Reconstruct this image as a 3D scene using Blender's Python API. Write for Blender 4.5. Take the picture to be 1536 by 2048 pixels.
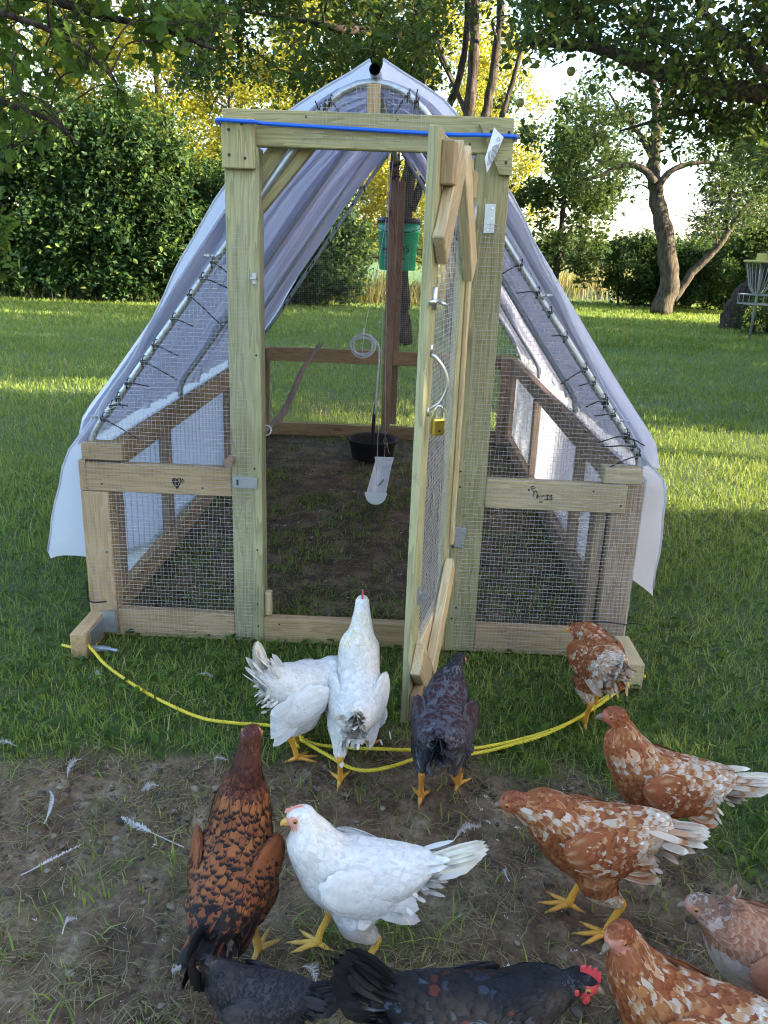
import bpy, bmesh, math, random
import numpy as np
from mathutils import Vector, Matrix

for _o in list(bpy.data.objects): bpy.data.objects.remove(_o)
SC = bpy.context.scene
COL = SC.collection
rng = np.random.default_rng(7)
R = math.radians

# ------------------------------------------------------------------ camera
CAM_POS = Vector((0.0, 0.0, 1.2537))
_th, _ro, _yaw = .3128, .0374, -.0196
def _cam_axes():
    cy, sy, ct, st = math.cos(_yaw), math.sin(_yaw), math.cos(_th), math.sin(_th)
    w = lambda X, Y, Z: Vector((X*cy + Y*sy, -X*sy + Y*cy, Z))
    fwd, r0, d0 = w(0, ct, -st), w(1, 0, 0), w(0, -st, -ct)
    cr, sr = math.cos(_ro), math.sin(_ro)
    return cr*r0 - sr*d0, sr*r0 + cr*d0, fwd
XA, YA, FW = _cam_axes()
cam_data = bpy.data.cameras.new('camera')
cam = bpy.data.objects.new('camera', cam_data); COL.objects.link(cam)
cam.matrix_world = Matrix(((XA.x, -YA.x, -FW.x, 0), (XA.y, -YA.y, -FW.y, 0), (XA.z, -YA.z, -FW.z, CAM_POS.z), (0, 0, 0, 1)))
cam_data.sensor_width = 36.0
cam_data.lens = 1600.0/2048.0*36.0
cam_data.clip_start = .05; cam_data.clip_end = 3000
SC.camera = cam

# ------------------------------------------------------------------ sky, sun, exposure
SUN_EL, SUN_AZ = R(20.0), R(100.0)        # azimuth from +Y towards +X
world = bpy.data.worlds.new('World'); SC.world = world; world.use_nodes = True
_n = world.node_tree.nodes; _n.clear()
_sky = _n.new('ShaderNodeTexSky'); _sky.sky_type = 'NISHITA'; _sky.sun_disc = False
_sky.sun_elevation = SUN_EL; _sky.sun_rotation = SUN_AZ
_sky.air_density = 1.0; _sky.dust_density = 2.2; _sky.ozone_density = 1.0
_bg = _n.new('ShaderNodeBackground'); _bg.inputs['Strength'].default_value = .15
_wo = _n.new('ShaderNodeOutputWorld')
world.node_tree.links.new(_sky.outputs[0], _bg.inputs['Color'])
world.node_tree.links.new(_bg.outputs[0], _wo.inputs['Surface'])
sun_d = bpy.data.lights.new('sun', 'SUN'); sun_d.energy = 5.0; sun_d.angle = R(.5); sun_d.color = (1, .86, .62)
sun = bpy.data.objects.new('sun', sun_d); COL.objects.link(sun)
SUN_DIR = Vector((math.sin(SUN_AZ)*math.cos(SUN_EL), math.cos(SUN_AZ)*math.cos(SUN_EL), math.sin(SUN_EL)))
sun.rotation_euler = SUN_DIR.to_track_quat('Z', 'Y').to_euler()
sun.location = (20, 5, 12)
VS = SC.view_settings
VS.view_transform = 'Standard'; VS.look = 'None'; VS.gamma = 1.0; VS.use_curve_mapping = False
VS.exposure = 2.55
SC.cycles.use_denoising = True; SC.cycles.filter_width = 1.1
SC.cycles.max_bounces = 7; SC.cycles.diffuse_bounces = 4; SC.cycles.glossy_bounces = 2
SC.cycles.transmission_bounces = 4; SC.cycles.transparent_max_bounces = 6
SC.cycles.sample_clamp_indirect = 6.0
SC.cycles.use_adaptive_sampling = True; SC.cycles.adaptive_threshold = .02

# ------------------------------------------------------------------ helpers: nodes
def mat(name):
    m = bpy.data.materials.new(name); m.use_nodes = True
    m.node_tree.nodes.clear()
    return m
def N(m, typ, _out=None, **kw):
    nd = m.node_tree.nodes.new('ShaderNode' + typ)
    for k, v in kw.items():
        if k.startswith('_'):
            setattr(nd, k[1:], v); continue
        key = k.replace('__', ' ')
        s = nd.inputs[int(key[1:])] if key[0] == 'i' and key[1:].isdigit() else nd.inputs[key]
        if isinstance(v, bpy.types.NodeSocket): m.node_tree.links.new(v, s)
        elif isinstance(v, bpy.types.Node): m.node_tree.links.new(v.outputs[0], s)
        else:
            if s.type == 'RGBA' and len(v) == 3: v = (*v, 1)
            s.default_value = v
    return nd
def ramp(m, fac, stops):
    r = N(m, 'ValToRGB', Fac=fac); e = r.color_ramp.elements
    while len(e) < len(stops): e.new(.5)
    for x, (p, c) in zip(e, stops): x.position = p; x.color = (*c, 1) if len(c) == 3 else c
    return r
def mixc(m, fac, a, b, blend='MIX'):
    nd = m.node_tree.nodes.new('ShaderNodeMix'); nd.data_type = 'RGBA'; nd.blend_type = blend
    for s, v in ((nd.inputs[0], fac), (nd.inputs[6], a), (nd.inputs[7], b)):
        if isinstance(v, bpy.types.NodeSocket): m.node_tree.links.new(v, s)
        elif isinstance(v, bpy.types.Node): m.node_tree.links.new(v.outputs[0], s)
        elif isinstance(v, (int, float)): s.default_value = v
        else: s.default_value = (*v, 1)
    return nd.outputs[2]
def mth(m, op, a, b=0.0, c=0.0):
    nd = m.node_tree.nodes.new('ShaderNodeMath'); nd.operation = op
    for s, v in zip(nd.inputs, (a, b, c)):
        if isinstance(v, bpy.types.NodeSocket): m.node_tree.links.new(v, s)
        elif isinstance(v, bpy.types.Node): m.node_tree.links.new(v.outputs[0], s)
        else: s.default_value = v
    return nd.outputs[0]
def finish(m, shader, disp=None):
    o = N(m, 'OutputMaterial'); m.node_tree.links.new(shader.outputs[0] if isinstance(shader, bpy.types.Node) else shader, o.inputs['Surface'])
    return m
def bump(m, h, strength=.3, dist=.01):
    return N(m, 'Bump', Height=h, Strength=strength, Distance=dist)
def simple(name, col, rough=.6, metal=0.0, var=.15, scale=30, bmp=.1):
    m = mat(name)
    tc = N(m, 'TexCoord'); nz = N(m, 'TexNoise', Vector=tc.outputs['Object'], Scale=scale, Detail=5.0)
    c = mixc(m, nz.outputs[0], [x*(1-var) for x in col], [min(1, x*(1+var)) for x in col])
    p = N(m, 'BsdfPrincipled', Base__Color=c, Roughness=rough, Metallic=metal)
    if bmp: m.node_tree.links.new(bump(m, nz.outputs[0], bmp, .003).outputs[0], p.inputs['Normal'])
    return finish(m, p)

# ------------------------------------------------------------------ helpers: meshes and objects
WORLD = {}
def link(o, parent=None, M=None):
    COL.objects.link(o)
    M = M or Matrix()
    if parent is not None:
        o.parent = parent
        o.matrix_basis = WORLD[parent.name].inverted() @ M
    else:
        o.matrix_basis = M
    WORLD[o.name] = M.copy()
    return o
def tag(o, label=None, cat=None, group=None, kind=None):
    if label: o['label'] = label
    if cat: o['category'] = cat
    if group: o['group'] = group
    if kind: o['kind'] = kind
    return o
def empty(name, loc=(0, 0, 0), label=None, cat=None, group=None, rz=0.0, parent=None, scale=1.0):
    o = bpy.data.objects.new(name, None); o.empty_display_size = .1
    link(o, parent, Matrix.Translation(Vector(loc)) @ Matrix.Rotation(rz, 4, 'Z') @ Matrix.Scale(scale, 4))
    return tag(o, label, cat, group)
def np_mesh(name, V, F, material=None, uv=None, attrs=None, smooth=False, mats=None, fmat=None):
    """V (n,3); F (m,k) array or list of such arrays / lists of tuples."""
    me = bpy.data.meshes.new(name)
    V = np.asarray(V, np.float32)
    if isinstance(F, np.ndarray): F = [F]
    if F and isinstance(F[0], (tuple, list)):
        d = {}
        for f in F: d.setdefault(len(f), []).append(f)
        F = [np.array(x) for x in d.values()]
    F = [np.asarray(f, np.int32) for f in F if len(f)]
    tot = np.concatenate([np.full(len(f), f.shape[1], np.int32) for f in F])
    idx = np.concatenate([f.ravel() for f in F])
    me.vertices.add(len(V)); me.vertices.foreach_set('co', V.ravel())
    me.loops.add(len(idx)); me.loops.foreach_set('vertex_index', idx)
    me.polygons.add(len(tot))
    me.polygons.foreach_set('loop_start', np.concatenate([[0], np.cumsum(tot)[:-1]]).astype(np.int32))
    if fmat is not None: me.polygons.foreach_set('material_index', np.asarray(fmat, np.int32))
    me.update(calc_edges=True)
    me.polygons.foreach_set('use_smooth', np.full(len(tot), smooth))
    if uv is not None:
        l = me.uv_layers.new(name='UVMap'); l.data.foreach_set('uv', np.asarray(uv, np.float32)[idx].ravel())
    for k, a in (attrs or {}).items():
        a = np.asarray(a, np.float32)
        if a.ndim == 1:
            me.attributes.new(k, 'FLOAT', 'POINT').data.foreach_set('value', a)
        else:
            if a.shape[1] == 3: a = np.concatenate([a, np.ones((len(a), 1), np.float32)], 1)
            me.attributes.new(k, 'FLOAT_COLOR', 'POINT').data.foreach_set('color', a.ravel())
    for mm in (mats or ([material] if material else [])): me.materials.append(mm)
    return me
def obj(name, me, parent=None, M=None):
    return link(bpy.data.objects.new(name, me), parent, M)
def merge(parts):
    """join (V,F) pieces, F a list of arrays"""
    Vs, Fs, n = [], {}, 0
    for V, F in parts:
        if isinstance(F, np.ndarray): F = [F]
        for f in F:
            f = np.asarray(f)
            if len(f): Fs.setdefault(f.shape[1], []).append(f + n)
        Vs.append(np.asarray(V, float)); n += len(V)
    return np.concatenate(Vs), [np.concatenate(x) for x in Fs.values()]
def frames(P):
    P = np.asarray(P, float); T = np.gradient(P, axis=0); T /= np.linalg.norm(T, axis=1)[:, None] + 1e-12
    up = np.array([0, 0, 1.0]) if abs(T[0][2]) < .9 else np.array([1.0, 0, 0])
    A = np.zeros_like(P); B = np.zeros_like(P); a = up
    for i, t in enumerate(T):
        a = a - t*(a @ t); a /= np.linalg.norm(a) + 1e-12
        A[i] = a; B[i] = np.cross(t, a)
    return T, A, B
def tube(P, r, n=8, caps=True):
    P = np.asarray(P, float); r = np.broadcast_to(np.asarray(r, float), (len(P),))
    T, A, B = frames(P)
    th = np.linspace(0, 2*np.pi, n, endpoint=False)
    V = P[:, None] + r[:, None, None]*(np.cos(th)[None, :, None]*A[:, None] + np.sin(th)[None, :, None]*B[:, None])
    V = V.reshape(-1, 3); k = len(P)
    i = np.arange(k-1)[:, None]*n; j = np.arange(n)[None]; j2 = (j+1) % n
    F = np.stack([i+j, i+j2, i+n+j2, i+n+j], -1).reshape(-1, 4)
    Fs = [F]
    if caps:
        V = np.concatenate([V, P[:1], P[-1:]]); c0, c1 = k*n, k*n+1
        jj = np.arange(n); j3 = (jj+1) % n
        Fs.append(np.concatenate([np.stack([np.full(n, c0), j3, jj], 1), np.stack([np.full(n, c1), (k-1)*n+jj, (k-1)*n+j3], 1)]))
    return V, Fs
def smooth_path(P, n=8):
    P = np.asarray(P, float); out = []
    Q = np.concatenate([[2*P[0]-P[1]], P, [2*P[-1]-P[-2]]])
    for i in range(1, len(Q)-2):
        p0, p1, p2, p3 = Q[i-1:i+3]
        for t in np.linspace(0, 1, n, endpoint=False):
            out.append(.5*((2*p1)+(-p0+p2)*t+(2*p0-5*p1+4*p2-p3)*t*t+(-p0+3*p1-3*p2+p3)*t**3))
    out.append(P[-1]); return np.array(out)
def box_vf(lo, hi):
    x0, y0, z0 = lo; x1, y1, z1 = hi
    V = [(x0,y0,z0),(x1,y0,z0),(x1,y1,z0),(x0,y1,z0),(x0,y0,z1),(x1,y0,z1),(x1,y1,z1),(x0,y1,z1)]
    F = np.array([(0,3,2,1),(4,5,6,7),(0,1,5,4),(1,2,6,5),(2,3,7,6),(3,0,4,7)])
    return np.array(V, float), [F]
def lathe(prof, n=32, center=(0, 0, 0)):
    prof = np.asarray(prof, float); th = np.linspace(0, 2*np.pi, n, endpoint=False)
    V = np.stack([prof[:, 0][:, None]*np.cos(th), prof[:, 0][:, None]*np.sin(th), np.repeat(prof[:, 1][:, None], n, 1)], -1).reshape(-1, 3)+np.array(center)
    i = np.arange(len(prof)-1)[:, None]*n; j = np.arange(n)[None]; j2 = (j+1) % n
    return V, [np.stack([i+j, i+j2, i+n+j2, i+n+j], -1).reshape(-1, 4)]
_box_cache = {}
def cbox(l, w, t, bev=.003, material=None, ends=None):
    key = (round(l, 3), round(w, 3), round(t, 3), bev, material.name if material else '', ends)
    if key in _box_cache: return _box_cache[key]
    bm = bmesh.new(); bmesh.ops.create_cube(bm, size=1.0)
    for v in bm.verts: v.co = Vector((v.co.x*l, v.co.y*w, v.co.z*t))
    if ends:      # mitre: shift of the +-X end faces along x per unit of y
        for v in bm.verts: v.co.x += (ends[1] if v.co.x > 0 else ends[0])*v.co.y
    bmesh.ops.bevel(bm, geom=list(bm.edges), offset=min(bev, t*.2), segments=1, affect='EDGES')
    me = bpy.data.meshes.new('board'); bm.to_mesh(me); bm.free()
    if material: me.materials.append(material)
    _box_cache[key] = me
    return me
def board(name, parent, a, b, w, t, wide, material, bev=.003, ends=None):
    """a plank from a to b; w measured along the direction `wide`, t across it"""
    a, b, wide = Vector(a), Vector(b), Vector(wide)
    x = (b-a).normalized(); z = x.cross(wide).normalized(); y = z.cross(x)
    M = Matrix((( x.x, y.x, z.x, 0), (x.y, y.y, z.y, 0), (x.z, y.z, z.z, 0), (0, 0, 0, 1)))
    M.translation = (a+b)/2
    return obj(name, cbox((b-a).length, w, t, bev, material, ends), parent, M)
def mesh_obj(name, VF, material, parent=None, smooth=False, M=None):
    """VF in world coordinates"""
    V, F = VF
    if M is None and parent is not None:
        inv = np.array(WORLD[parent.name].inverted()); V = np.asarray(V) @ inv[:3, :3].T + inv[:3, 3]
        M = WORLD[parent.name]
    return obj(name, np_mesh(name, V, F, material, smooth=smooth), parent, M)
def vnoise(P, scale, seed=0):
    """cheap smooth value noise on (n,2|3) points, about -1..1"""
    P = np.asarray(P, float)*scale; r = np.random.default_rng(seed); out = np.zeros(len(P)); amp = 1.0; tot = 0
    for o in range(4):
        k = r.normal(size=(5, P.shape[1]))*(1.9**o); ph = r.uniform(0, 6.28, 5)
        out += amp*np.sin(P @ k.T + ph).mean(1); tot += amp*.45; amp *= .6
    return np.clip(out/tot, -1.5, 1.5)
# ------------------------------------------------------------------ materials
def wood(name, base, dark, knot=(.12, .07, .03), grain=1.0):
    m = mat(name)
    tc = N(m, 'TexCoord'); oi = N(m, 'ObjectInfo')
    off = N(m, 'VectorMath', _operation='MULTIPLY_ADD', i0=tc.outputs['Object'], i1=(1, 1, 1))
    cmb = N(m, 'CombineXYZ', X=mth(m, 'MULTIPLY', oi.outputs['Random'], 13.0), Y=mth(m, 'MULTIPLY', oi.outputs['Random'], 7.0), Z=mth(m, 'MULTIPLY', oi.outputs['Random'], 3.0))
    m.node_tree.links.new(cmb.outputs[0], off.inputs[2])
    st = N(m, 'Mapping', Vector=off); st.inputs['Scale'].default_value = (1.6, 26, 26)
    wob = N(m, 'TexNoise', Vector=st, Scale=1.0, Detail=3.0, Roughness=.55)
    st2 = N(m, 'Mapping', Vector=off); st2.inputs['Scale'].default_value = (9, 160, 160)
    fine = N(m, 'TexNoise', Vector=st2, Scale=1.0, Detail=4.0, Roughness=.7)
    bands = mth(m, 'FRACT', mth(m, 'MULTIPLY', wob.outputs[0], 9.0))
    g = mth(m, 'ADD', mth(m, 'MULTIPLY', bands, .45), mth(m, 'MULTIPLY', fine.outputs[0], .55))
    col = ramp(m, g, [(.15, dark), (.62, base), (.95, [c*1.12 for c in base])])
    big = N(m, 'TexNoise', Vector=off, Scale=3.0, Detail=4.0)
    blot = ramp(m, big.outputs[0], [(.35, (.72, .70, .66)), (.62, (1.06, 1.06, 1.05))])
    c2 = mixc(m, .75, col.outputs[0], blot.outputs[0], 'MULTIPLY')
    # knots
    sk = N(m, 'Mapping', Vector=off); sk.inputs['Scale'].default_value = (3.2, 9, 9)
    vor = N(m, 'TexVoronoi', Vector=sk, Scale=1.0)
    kf = ramp(m, vor.outputs['Distance'], [(.05, (1, 1, 1)), (.10, (.5, .5, .5)), (.17, (0, 0, 0))])
    pick = mth(m, 'GREATER_THAN', N(m, 'SeparateColor', Color=vor.outputs['Color']).outputs[0], .62)
    c3 = mixc(m, mth(m, 'MULTIPLY', mth(m, 'MULTIPLY', kf.outputs[0], pick), .8), c2, knot)
    # per board tone
    tone = mth(m, 'MULTIPLY_ADD', oi.outputs['Random'], .28, .86)
    c4 = mixc(m, 1.0, c3, N(m, 'CombineColor', Red=tone, Green=tone, Blue=tone).outputs[0], 'MULTIPLY')
    dirt = N(m, 'TexNoise', Vector=off, Scale=14.0, Detail=6.0, Roughness=.7)
    df = ramp(m, dirt.outputs[0], [(.58, (0, 0, 0)), (.75, (.5, .5, .5))])
    c5 = mixc(m, df.outputs[0], c4, [x*.45 for x in dark])
    p = N(m, 'BsdfPrincipled', Base__Color=c5, Roughness=.78)
    p.inputs['Specular IOR Level'].default_value = .25
    m.node_tree.links.new(bump(m, g, .35*grain, .002).outputs[0], p.inputs['Normal'])
    return finish(m, p)
W_GREEN = wood('treated_pine', (.42, .375, .195), (.25, .215, .10))
W_GREEN2 = wood('treated_pine_olive', (.36, .345, .195), (.205, .195, .105))
W_PALE = wood('fresh_pine', (.54, .43, .26), (.38, .285, .155))
W_TAN = wood('tan_pine', (.42, .30, .165), (.28, .18, .09))
W_BROWN = wood('weathered_cedar', (.36, .255, .175), (.21, .14, .092))
GALV = simple('galvanized_steel', (.42, .45, .48), .42, .85, .25, 60)
STEEL = simple('bright_zinc', (.62, .63, .64), .28, .9, .1, 60, .03)
WIREM = simple('galvanized_wire', (.34, .34, .325), .5, .3, .15, 40, 0)
BLACKP = simple('black_plastic', (.012, .012, .013), .45, 0, .2, 40, .05)
RUBBER = simple('dark_rubber', (.018, .014, .013), .7, 0, .4, 25, .25)
WHITEP = simple('white_vinyl', (.72, .72, .72), .38, 0, .06, 20, .02)
BRASS = simple('brass', (.72, .50, .10), .3, .95, .12, 60, .03)
INK = simple('black_ink', (.012, .012, .014), .8, 0, 0, 10, 0)
def translucent(name, col, tcol, fac, rough=.5, scale=8., spec=.4, trans=.0, wr=.25):
    m = mat(name); tc = N(m, 'TexCoord')
    nz = N(m, 'TexNoise', Vector=tc.outputs['Object'], Scale=scale, Detail=6.0, Roughness=.6)
    nf = N(m, 'TexNoise', Vector=tc.outputs['Object'], Scale=scale*9, Detail=3.0)
    c = mixc(m, nz.outputs[0], [x*.86 for x in col], [min(1, x*1.06) for x in col])
    p = N(m, 'BsdfPrincipled', Base__Color=c, Roughness=rough); p.inputs['Specular IOR Level'].default_value = spec
    h = mth(m, 'ADD', nz.outputs[0], mth(m, 'MULTIPLY', nf.outputs[0], .12))
    m.node_tree.links.new(bump(m, h, wr, .03).outputs[0], p.inputs['Normal'])
    t = N(m, 'BsdfTranslucent', Color=tcol)
    sh = N(m, 'MixShader', Fac=fac, i1=p.outputs[0], i2=t.outputs[0])
    if trans:
        tr = N(m, 'BsdfTransparent', Color=(.95, .96, 1.0)); sh = N(m, 'MixShader', Fac=trans, i1=sh.outputs[0], i2=tr.outputs[0])
    return finish(m, sh)
TARP = translucent('white_tarp', (.62, .635, .67), (.70, .72, .80), .52, .42, 7., wr=.5)
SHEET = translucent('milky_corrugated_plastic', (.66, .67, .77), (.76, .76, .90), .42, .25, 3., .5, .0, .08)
CLEARS = translucent('clear_corrugated_plastic', (.62, .65, .74), (.72, .76, .88), .50, .2, 3., .5, .25, .06)

# ------------------------------------------------------------------ ground
def axis(d0, d1, step, lo, hi, gr=1.12):
    a = list(np.arange(d0, d1, step)); s = step
    while a[-1] < hi: s *= gr; a.append(a[-1]+s)
    s = step; b = [d0]
    while b[-1] > lo: s *= gr; b.append(b[-1]-s)
    return np.array(sorted(set(b[1:] + a)))
def sstep(a, b, x):
    t = np.clip((x-a)/(b-a), 0, 1); return t*t*(3-2*t)
def mud_mask(x, y):
    P = np.stack([x, y], 1)
    n = vnoise(P, 2.6, 3)*.17 + vnoise(P, 9, 4)*.09 + vnoise(P, 24, 44)*.03
    edge = 1.74 - .10*sstep(.25, .7, x) + n
    front = sstep(-.10, .10, edge-y)
    right = sstep(-.09, .12, (.80+.22*sstep(1.5, .8, y)) - x + n)
    left = sstep(-1.6, -1.1, x+n)
    tuft = 1-.55*np.clip(vnoise(P, 7, 45)-.35, 0, 1)-.85*np.exp(-(((x+.02)/.13)**2+((y-1.24)/.09)**2)) - .6*np.exp(-(((x-.12)/.12)**2+((y-1.02)/.10)**2)) - .5*np.exp(-(((x+.35)/.10)**2+((y-1.35)/.09)**2))
    return np.clip(front*right*left*tuft, 0, 1)
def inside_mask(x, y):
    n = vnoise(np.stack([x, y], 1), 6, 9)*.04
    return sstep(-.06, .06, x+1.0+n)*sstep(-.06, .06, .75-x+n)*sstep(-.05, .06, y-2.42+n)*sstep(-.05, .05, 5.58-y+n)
def ground_z(x, y):
    P = np.stack([x, y], 1)
    md = mud_mask(x, y); near = np.exp(-np.maximum(0, np.hypot(x, y-2)-3)/4)
    clod = np.abs(vnoise(P, 24, 5))*.016 + vnoise(P, 60, 6)*.006 + vnoise(P, 8, 8)*.009 - .006
    return md*(clod-.006)*near + .006*vnoise(P, 4, 7)*near*(1-md)
gx = axis(-1.5, 1.6, .016, -900, 900, 1.13); gy = axis(.75, 2.3, .016, -120, 1800, 1.12)
GX, GY = np.meshgrid(gx, gy); gxx, gyy = GX.ravel(), GY.ravel()
gz = ground_z(gxx, gyy)
nx = len(gx); ii = (np.arange(len(gy)-1)[:, None]*nx + np.arange(nx-1)[None]).ravel()
m = mat('lawn_soil')
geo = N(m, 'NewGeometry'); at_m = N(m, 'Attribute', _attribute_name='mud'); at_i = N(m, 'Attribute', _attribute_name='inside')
n1 = N(m, 'TexNoise', Vector=geo.outputs['Position'], Scale=9.0, Detail=8.0, Roughness=.65)
n2 = N(m, 'TexNoise', Vector=geo.outputs['Position'], Scale=70.0, Detail=5.0, Roughness=.7)
n3 = N(m, 'TexNoise', Vector=geo.outputs['Position'], Scale=.7, Detail=4.0)
soil = ramp(m, n1.outputs[0], [(.28, (.036, .021, .012)), (.45, (.105, .066, .038)), (.58, (.18, .127, .084)), (.72, (.33, .27, .215))])
soil2 = mixc(m, .9, soil.outputs[0], ramp(m, n2.outputs[0], [(.3, (.35, .32, .30)), (.68, (1.4, 1.35, 1.3))]).outputs[0], 'MULTIPLY')
thatch = ramp(m, n2.outputs[0], [(.3, (.034, .045, .014)), (.55, (.060, .085, .022)), (.8, (.14, .12, .055))])
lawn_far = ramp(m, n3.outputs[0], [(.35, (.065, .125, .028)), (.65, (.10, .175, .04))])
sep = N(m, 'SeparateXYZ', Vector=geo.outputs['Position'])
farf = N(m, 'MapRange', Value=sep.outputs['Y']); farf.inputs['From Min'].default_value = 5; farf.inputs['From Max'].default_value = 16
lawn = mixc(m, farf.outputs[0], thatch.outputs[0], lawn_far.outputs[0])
c = mixc(m, at_m.outputs['Fac'], lawn, soil2)
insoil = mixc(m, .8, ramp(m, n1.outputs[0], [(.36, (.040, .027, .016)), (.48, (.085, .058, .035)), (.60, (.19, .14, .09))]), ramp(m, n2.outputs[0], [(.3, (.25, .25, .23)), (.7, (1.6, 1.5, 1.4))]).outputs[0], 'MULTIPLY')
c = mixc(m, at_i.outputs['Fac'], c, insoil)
wet = mth(m, 'MULTIPLY_ADD', n1.outputs[0], .5, .45)
p = N(m, 'BsdfPrincipled', Base__Color=c, Roughness=wet)
p.inputs['Specular IOR Level'].default_value = .3
m.node_tree.links.new(bump(m, mth(m, 'ADD', n2.outputs[0], n1.outputs[0]), .7, .012).outputs[0], p.inputs['Normal'])
GROUND = finish(m, p)
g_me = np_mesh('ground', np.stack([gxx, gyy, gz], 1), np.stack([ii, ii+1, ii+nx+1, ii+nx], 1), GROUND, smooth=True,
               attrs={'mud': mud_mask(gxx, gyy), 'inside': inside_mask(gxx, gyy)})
tag(obj('ground', g_me), 'lawn with a bare muddy patch in front of the coop', 'ground', kind='structure')

# ------------------------------------------------------------------ chicken coop
YF = 2.4; XL, XR = -1.012, .765; YB = 5.59; XC = -.118
coop = empty('chicken_coop', (XC, YF, 0), 'A-frame chicken coop of pale lumber, wire mesh and white sheeting', 'chicken coop')
def B(name, a, b, w, t, wide, material=W_GREEN, parent=None, **k):
    return board(name, parent or coop, a, b, w, t, wide, material, **k)
T2 = .038; yc = YF+T2/2
UPZ, UPX, UPY = (0, 0, 1), (1, 0, 0), (0, 1, 0)
# door frame
B('door_post', (-.480, yc+.02, .002), (-.480, yc+.02, 1.5215), .096, T2+.04, UPX, W_GREEN2)
B('door_post', (.2185, yc+.02, .002), (.2185, yc+.02, 1.5215), .096, T2+.04, UPX, W_GREEN)
B('header_beam', (-.530, yc, 1.5685), (.266, yc, 1.5685), .093, T2, UPZ, W_GREEN)
B('gusset_plate', (-.4835, YF-.0125, 1.461), (-.4835, YF-.0125, 1.588), .091, .024, UPX, W_GREEN)
# trapezoid plate on the other corner
V = np.array([(.172, 0, 1.594), (.264, 0, 1.597), (.268, 0, 1.469), (.235, 0, 1.470)])
V = np.concatenate([V + (0, YF-.024, 0), V + (0, YF-.0005, 0)])
mesh_obj('gusset_plate', (V, [np.array([(0, 3, 2, 1), (4, 5, 6, 7), (0, 1, 5, 4), (1, 2, 6, 5), (2, 3, 7, 6), (3, 0, 4, 7)])]), W_GREEN, coop)
B('corner_brace', (-.478, yc+.062, 1.376), (-.30, yc+.062, 1.585), .10, T2, (-.76, 0, .65), W_GREEN)
B('king_post', (-.118, yc+.022, 1.605), (-.118, yc+.022, 1.690), .036, T2, UPX, W_TAN)
# front walls
B('mid_rail', (-.988, yc, .551), (-.529, yc, .551), .092, T2, UPZ, W_TAN)
B('mid_rail', (.2675, yc, .551), (.705, yc, .551), .092, T2, UPZ, W_PALE)
B('corner_post', (-.966, yc+.012, .002), (-.966, yc+.012, .5035), .090, .062, UPX, W_TAN)
B('corner_post', (-1.0, yc, .5050), (-1.0, yc, .604), .022, T2, UPX, W_TAN)
B('corner_post', (.7155, yc+.03, .002), (.7155, yc+.03, .598), .094, .06, UPX, W_BROWN)
B('corner_post', (.643, yc+.062, .098), (.643, yc+.062, .504), .034, .07, UPX, W_BROWN)
B('sill_plate', (-.920, yc, .049), (-.5295, yc, .049), .094, T2, UPZ, W_TAN)
B('sill_plate', (-.4315, yc, .046), (.170, yc, .046), .088, T2, UPZ, W_TAN)
B('sill_plate', (.2675, yc, .050), (.668, yc, .050), .096, T2, UPZ, W_TAN)
B('cap_block', (-.998, yc+.012, .6325), (-.868, yc+.012, .6325), .052, .062, UPZ, W_TAN)
B('cap_block', (.627, yc+.012, .6245), (.745, yc+.012, .6245), .048, .062, UPZ, W_PALE)
B('cleat', (-.420, YF+.03, .092), (-.420, YF+.03, .175), .022, .03, UPX, W_PALE)
# skid ends that stick out in front
B('skid', (-.985, 2.395, .047), (-.985, 2.225, .047), .085, .05, UPZ, W_TAN)
B('skid', (.745, 2.395, .047), (.745, 2.20, .047), .085, .05, UPZ, W_PALE)
# side walls
for sx, xw, out in ((-1, -.982, -1.0085), (1, .735, .7625)):
    wm = W_TAN if sx < 0 else W_BROWN
    B('top_rail', (xw, 2.442, .563), (xw, YB-.041, .563), .089, T2, UPZ, wm)
    B('bottom_rail', (xw, 2.475, .045), (xw, YB-.041, .045), .089, T2, UPZ, wm)
    for ys in (2.62, 3.22, 4.40, 5.46):
        B('stud', (xw, ys, .0905), (xw, ys, .5175), .072, T2-.004, UPY, W_BROWN)
    # corrugated side panels
    yy = np.arange(2.47, 5.58, .0085); zz = np.array([.03, .16, .3, .45, .60])
    Yg, Zg = np.meshgrid(yy, zz)
    Xg = out + sx*.011 + .0075*np.sin(Yg*2*np.pi/.066) + .004*np.sin(Yg*3.1)
    k = len(yy); q = (np.arange(len(zz)-1)[:, None]*k+np.arange(k-1)[None]).ravel()
    mesh_obj('side_panel', (np.stack([Xg, Yg, Zg], -1).reshape(-1, 3), [np.stack([q, q+1, q+k+1, q+k], 1)]), CLEARS, coop, smooth=True)
# back wall
B('back_rail', (-.999, YB-.02, .567), (-.168, YB-.02, .567), .094, T2, UPZ, W_TAN)
B('back_rail', (-.088, YB-.02, .567), (.752, YB-.02, .567), .094, T2, UPZ, W_TAN)
B('back_rail', (-.999, YB-.02, .046), (-.168, YB-.02, .046), .089, T2, UPZ, W_TAN)
B('back_rail', (-.088, YB-.02, .046), (.752, YB-.02, .046), .089, T2, UPZ, W_TAN)
B('back_post', (-.122, YB-.03, .002), (-.122, YB-.03, 1.86), .060, T2, UPX, W_BROWN)
B('back_post', (-.072, YB+.022, .1), (-.072, YB+.022, 1.70), .045, T2, UPX, W_BROWN)
B('back_corner_post', (-.962, YB-.07, .002), (-.962, YB-.07, .61), .055, .05, UPX, W_BROWN)
B('back_corner_post', (.700, YB-.07, .002), (.700, YB-.07, .61), .10, .05, UPX, W_BROWN)

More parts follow.
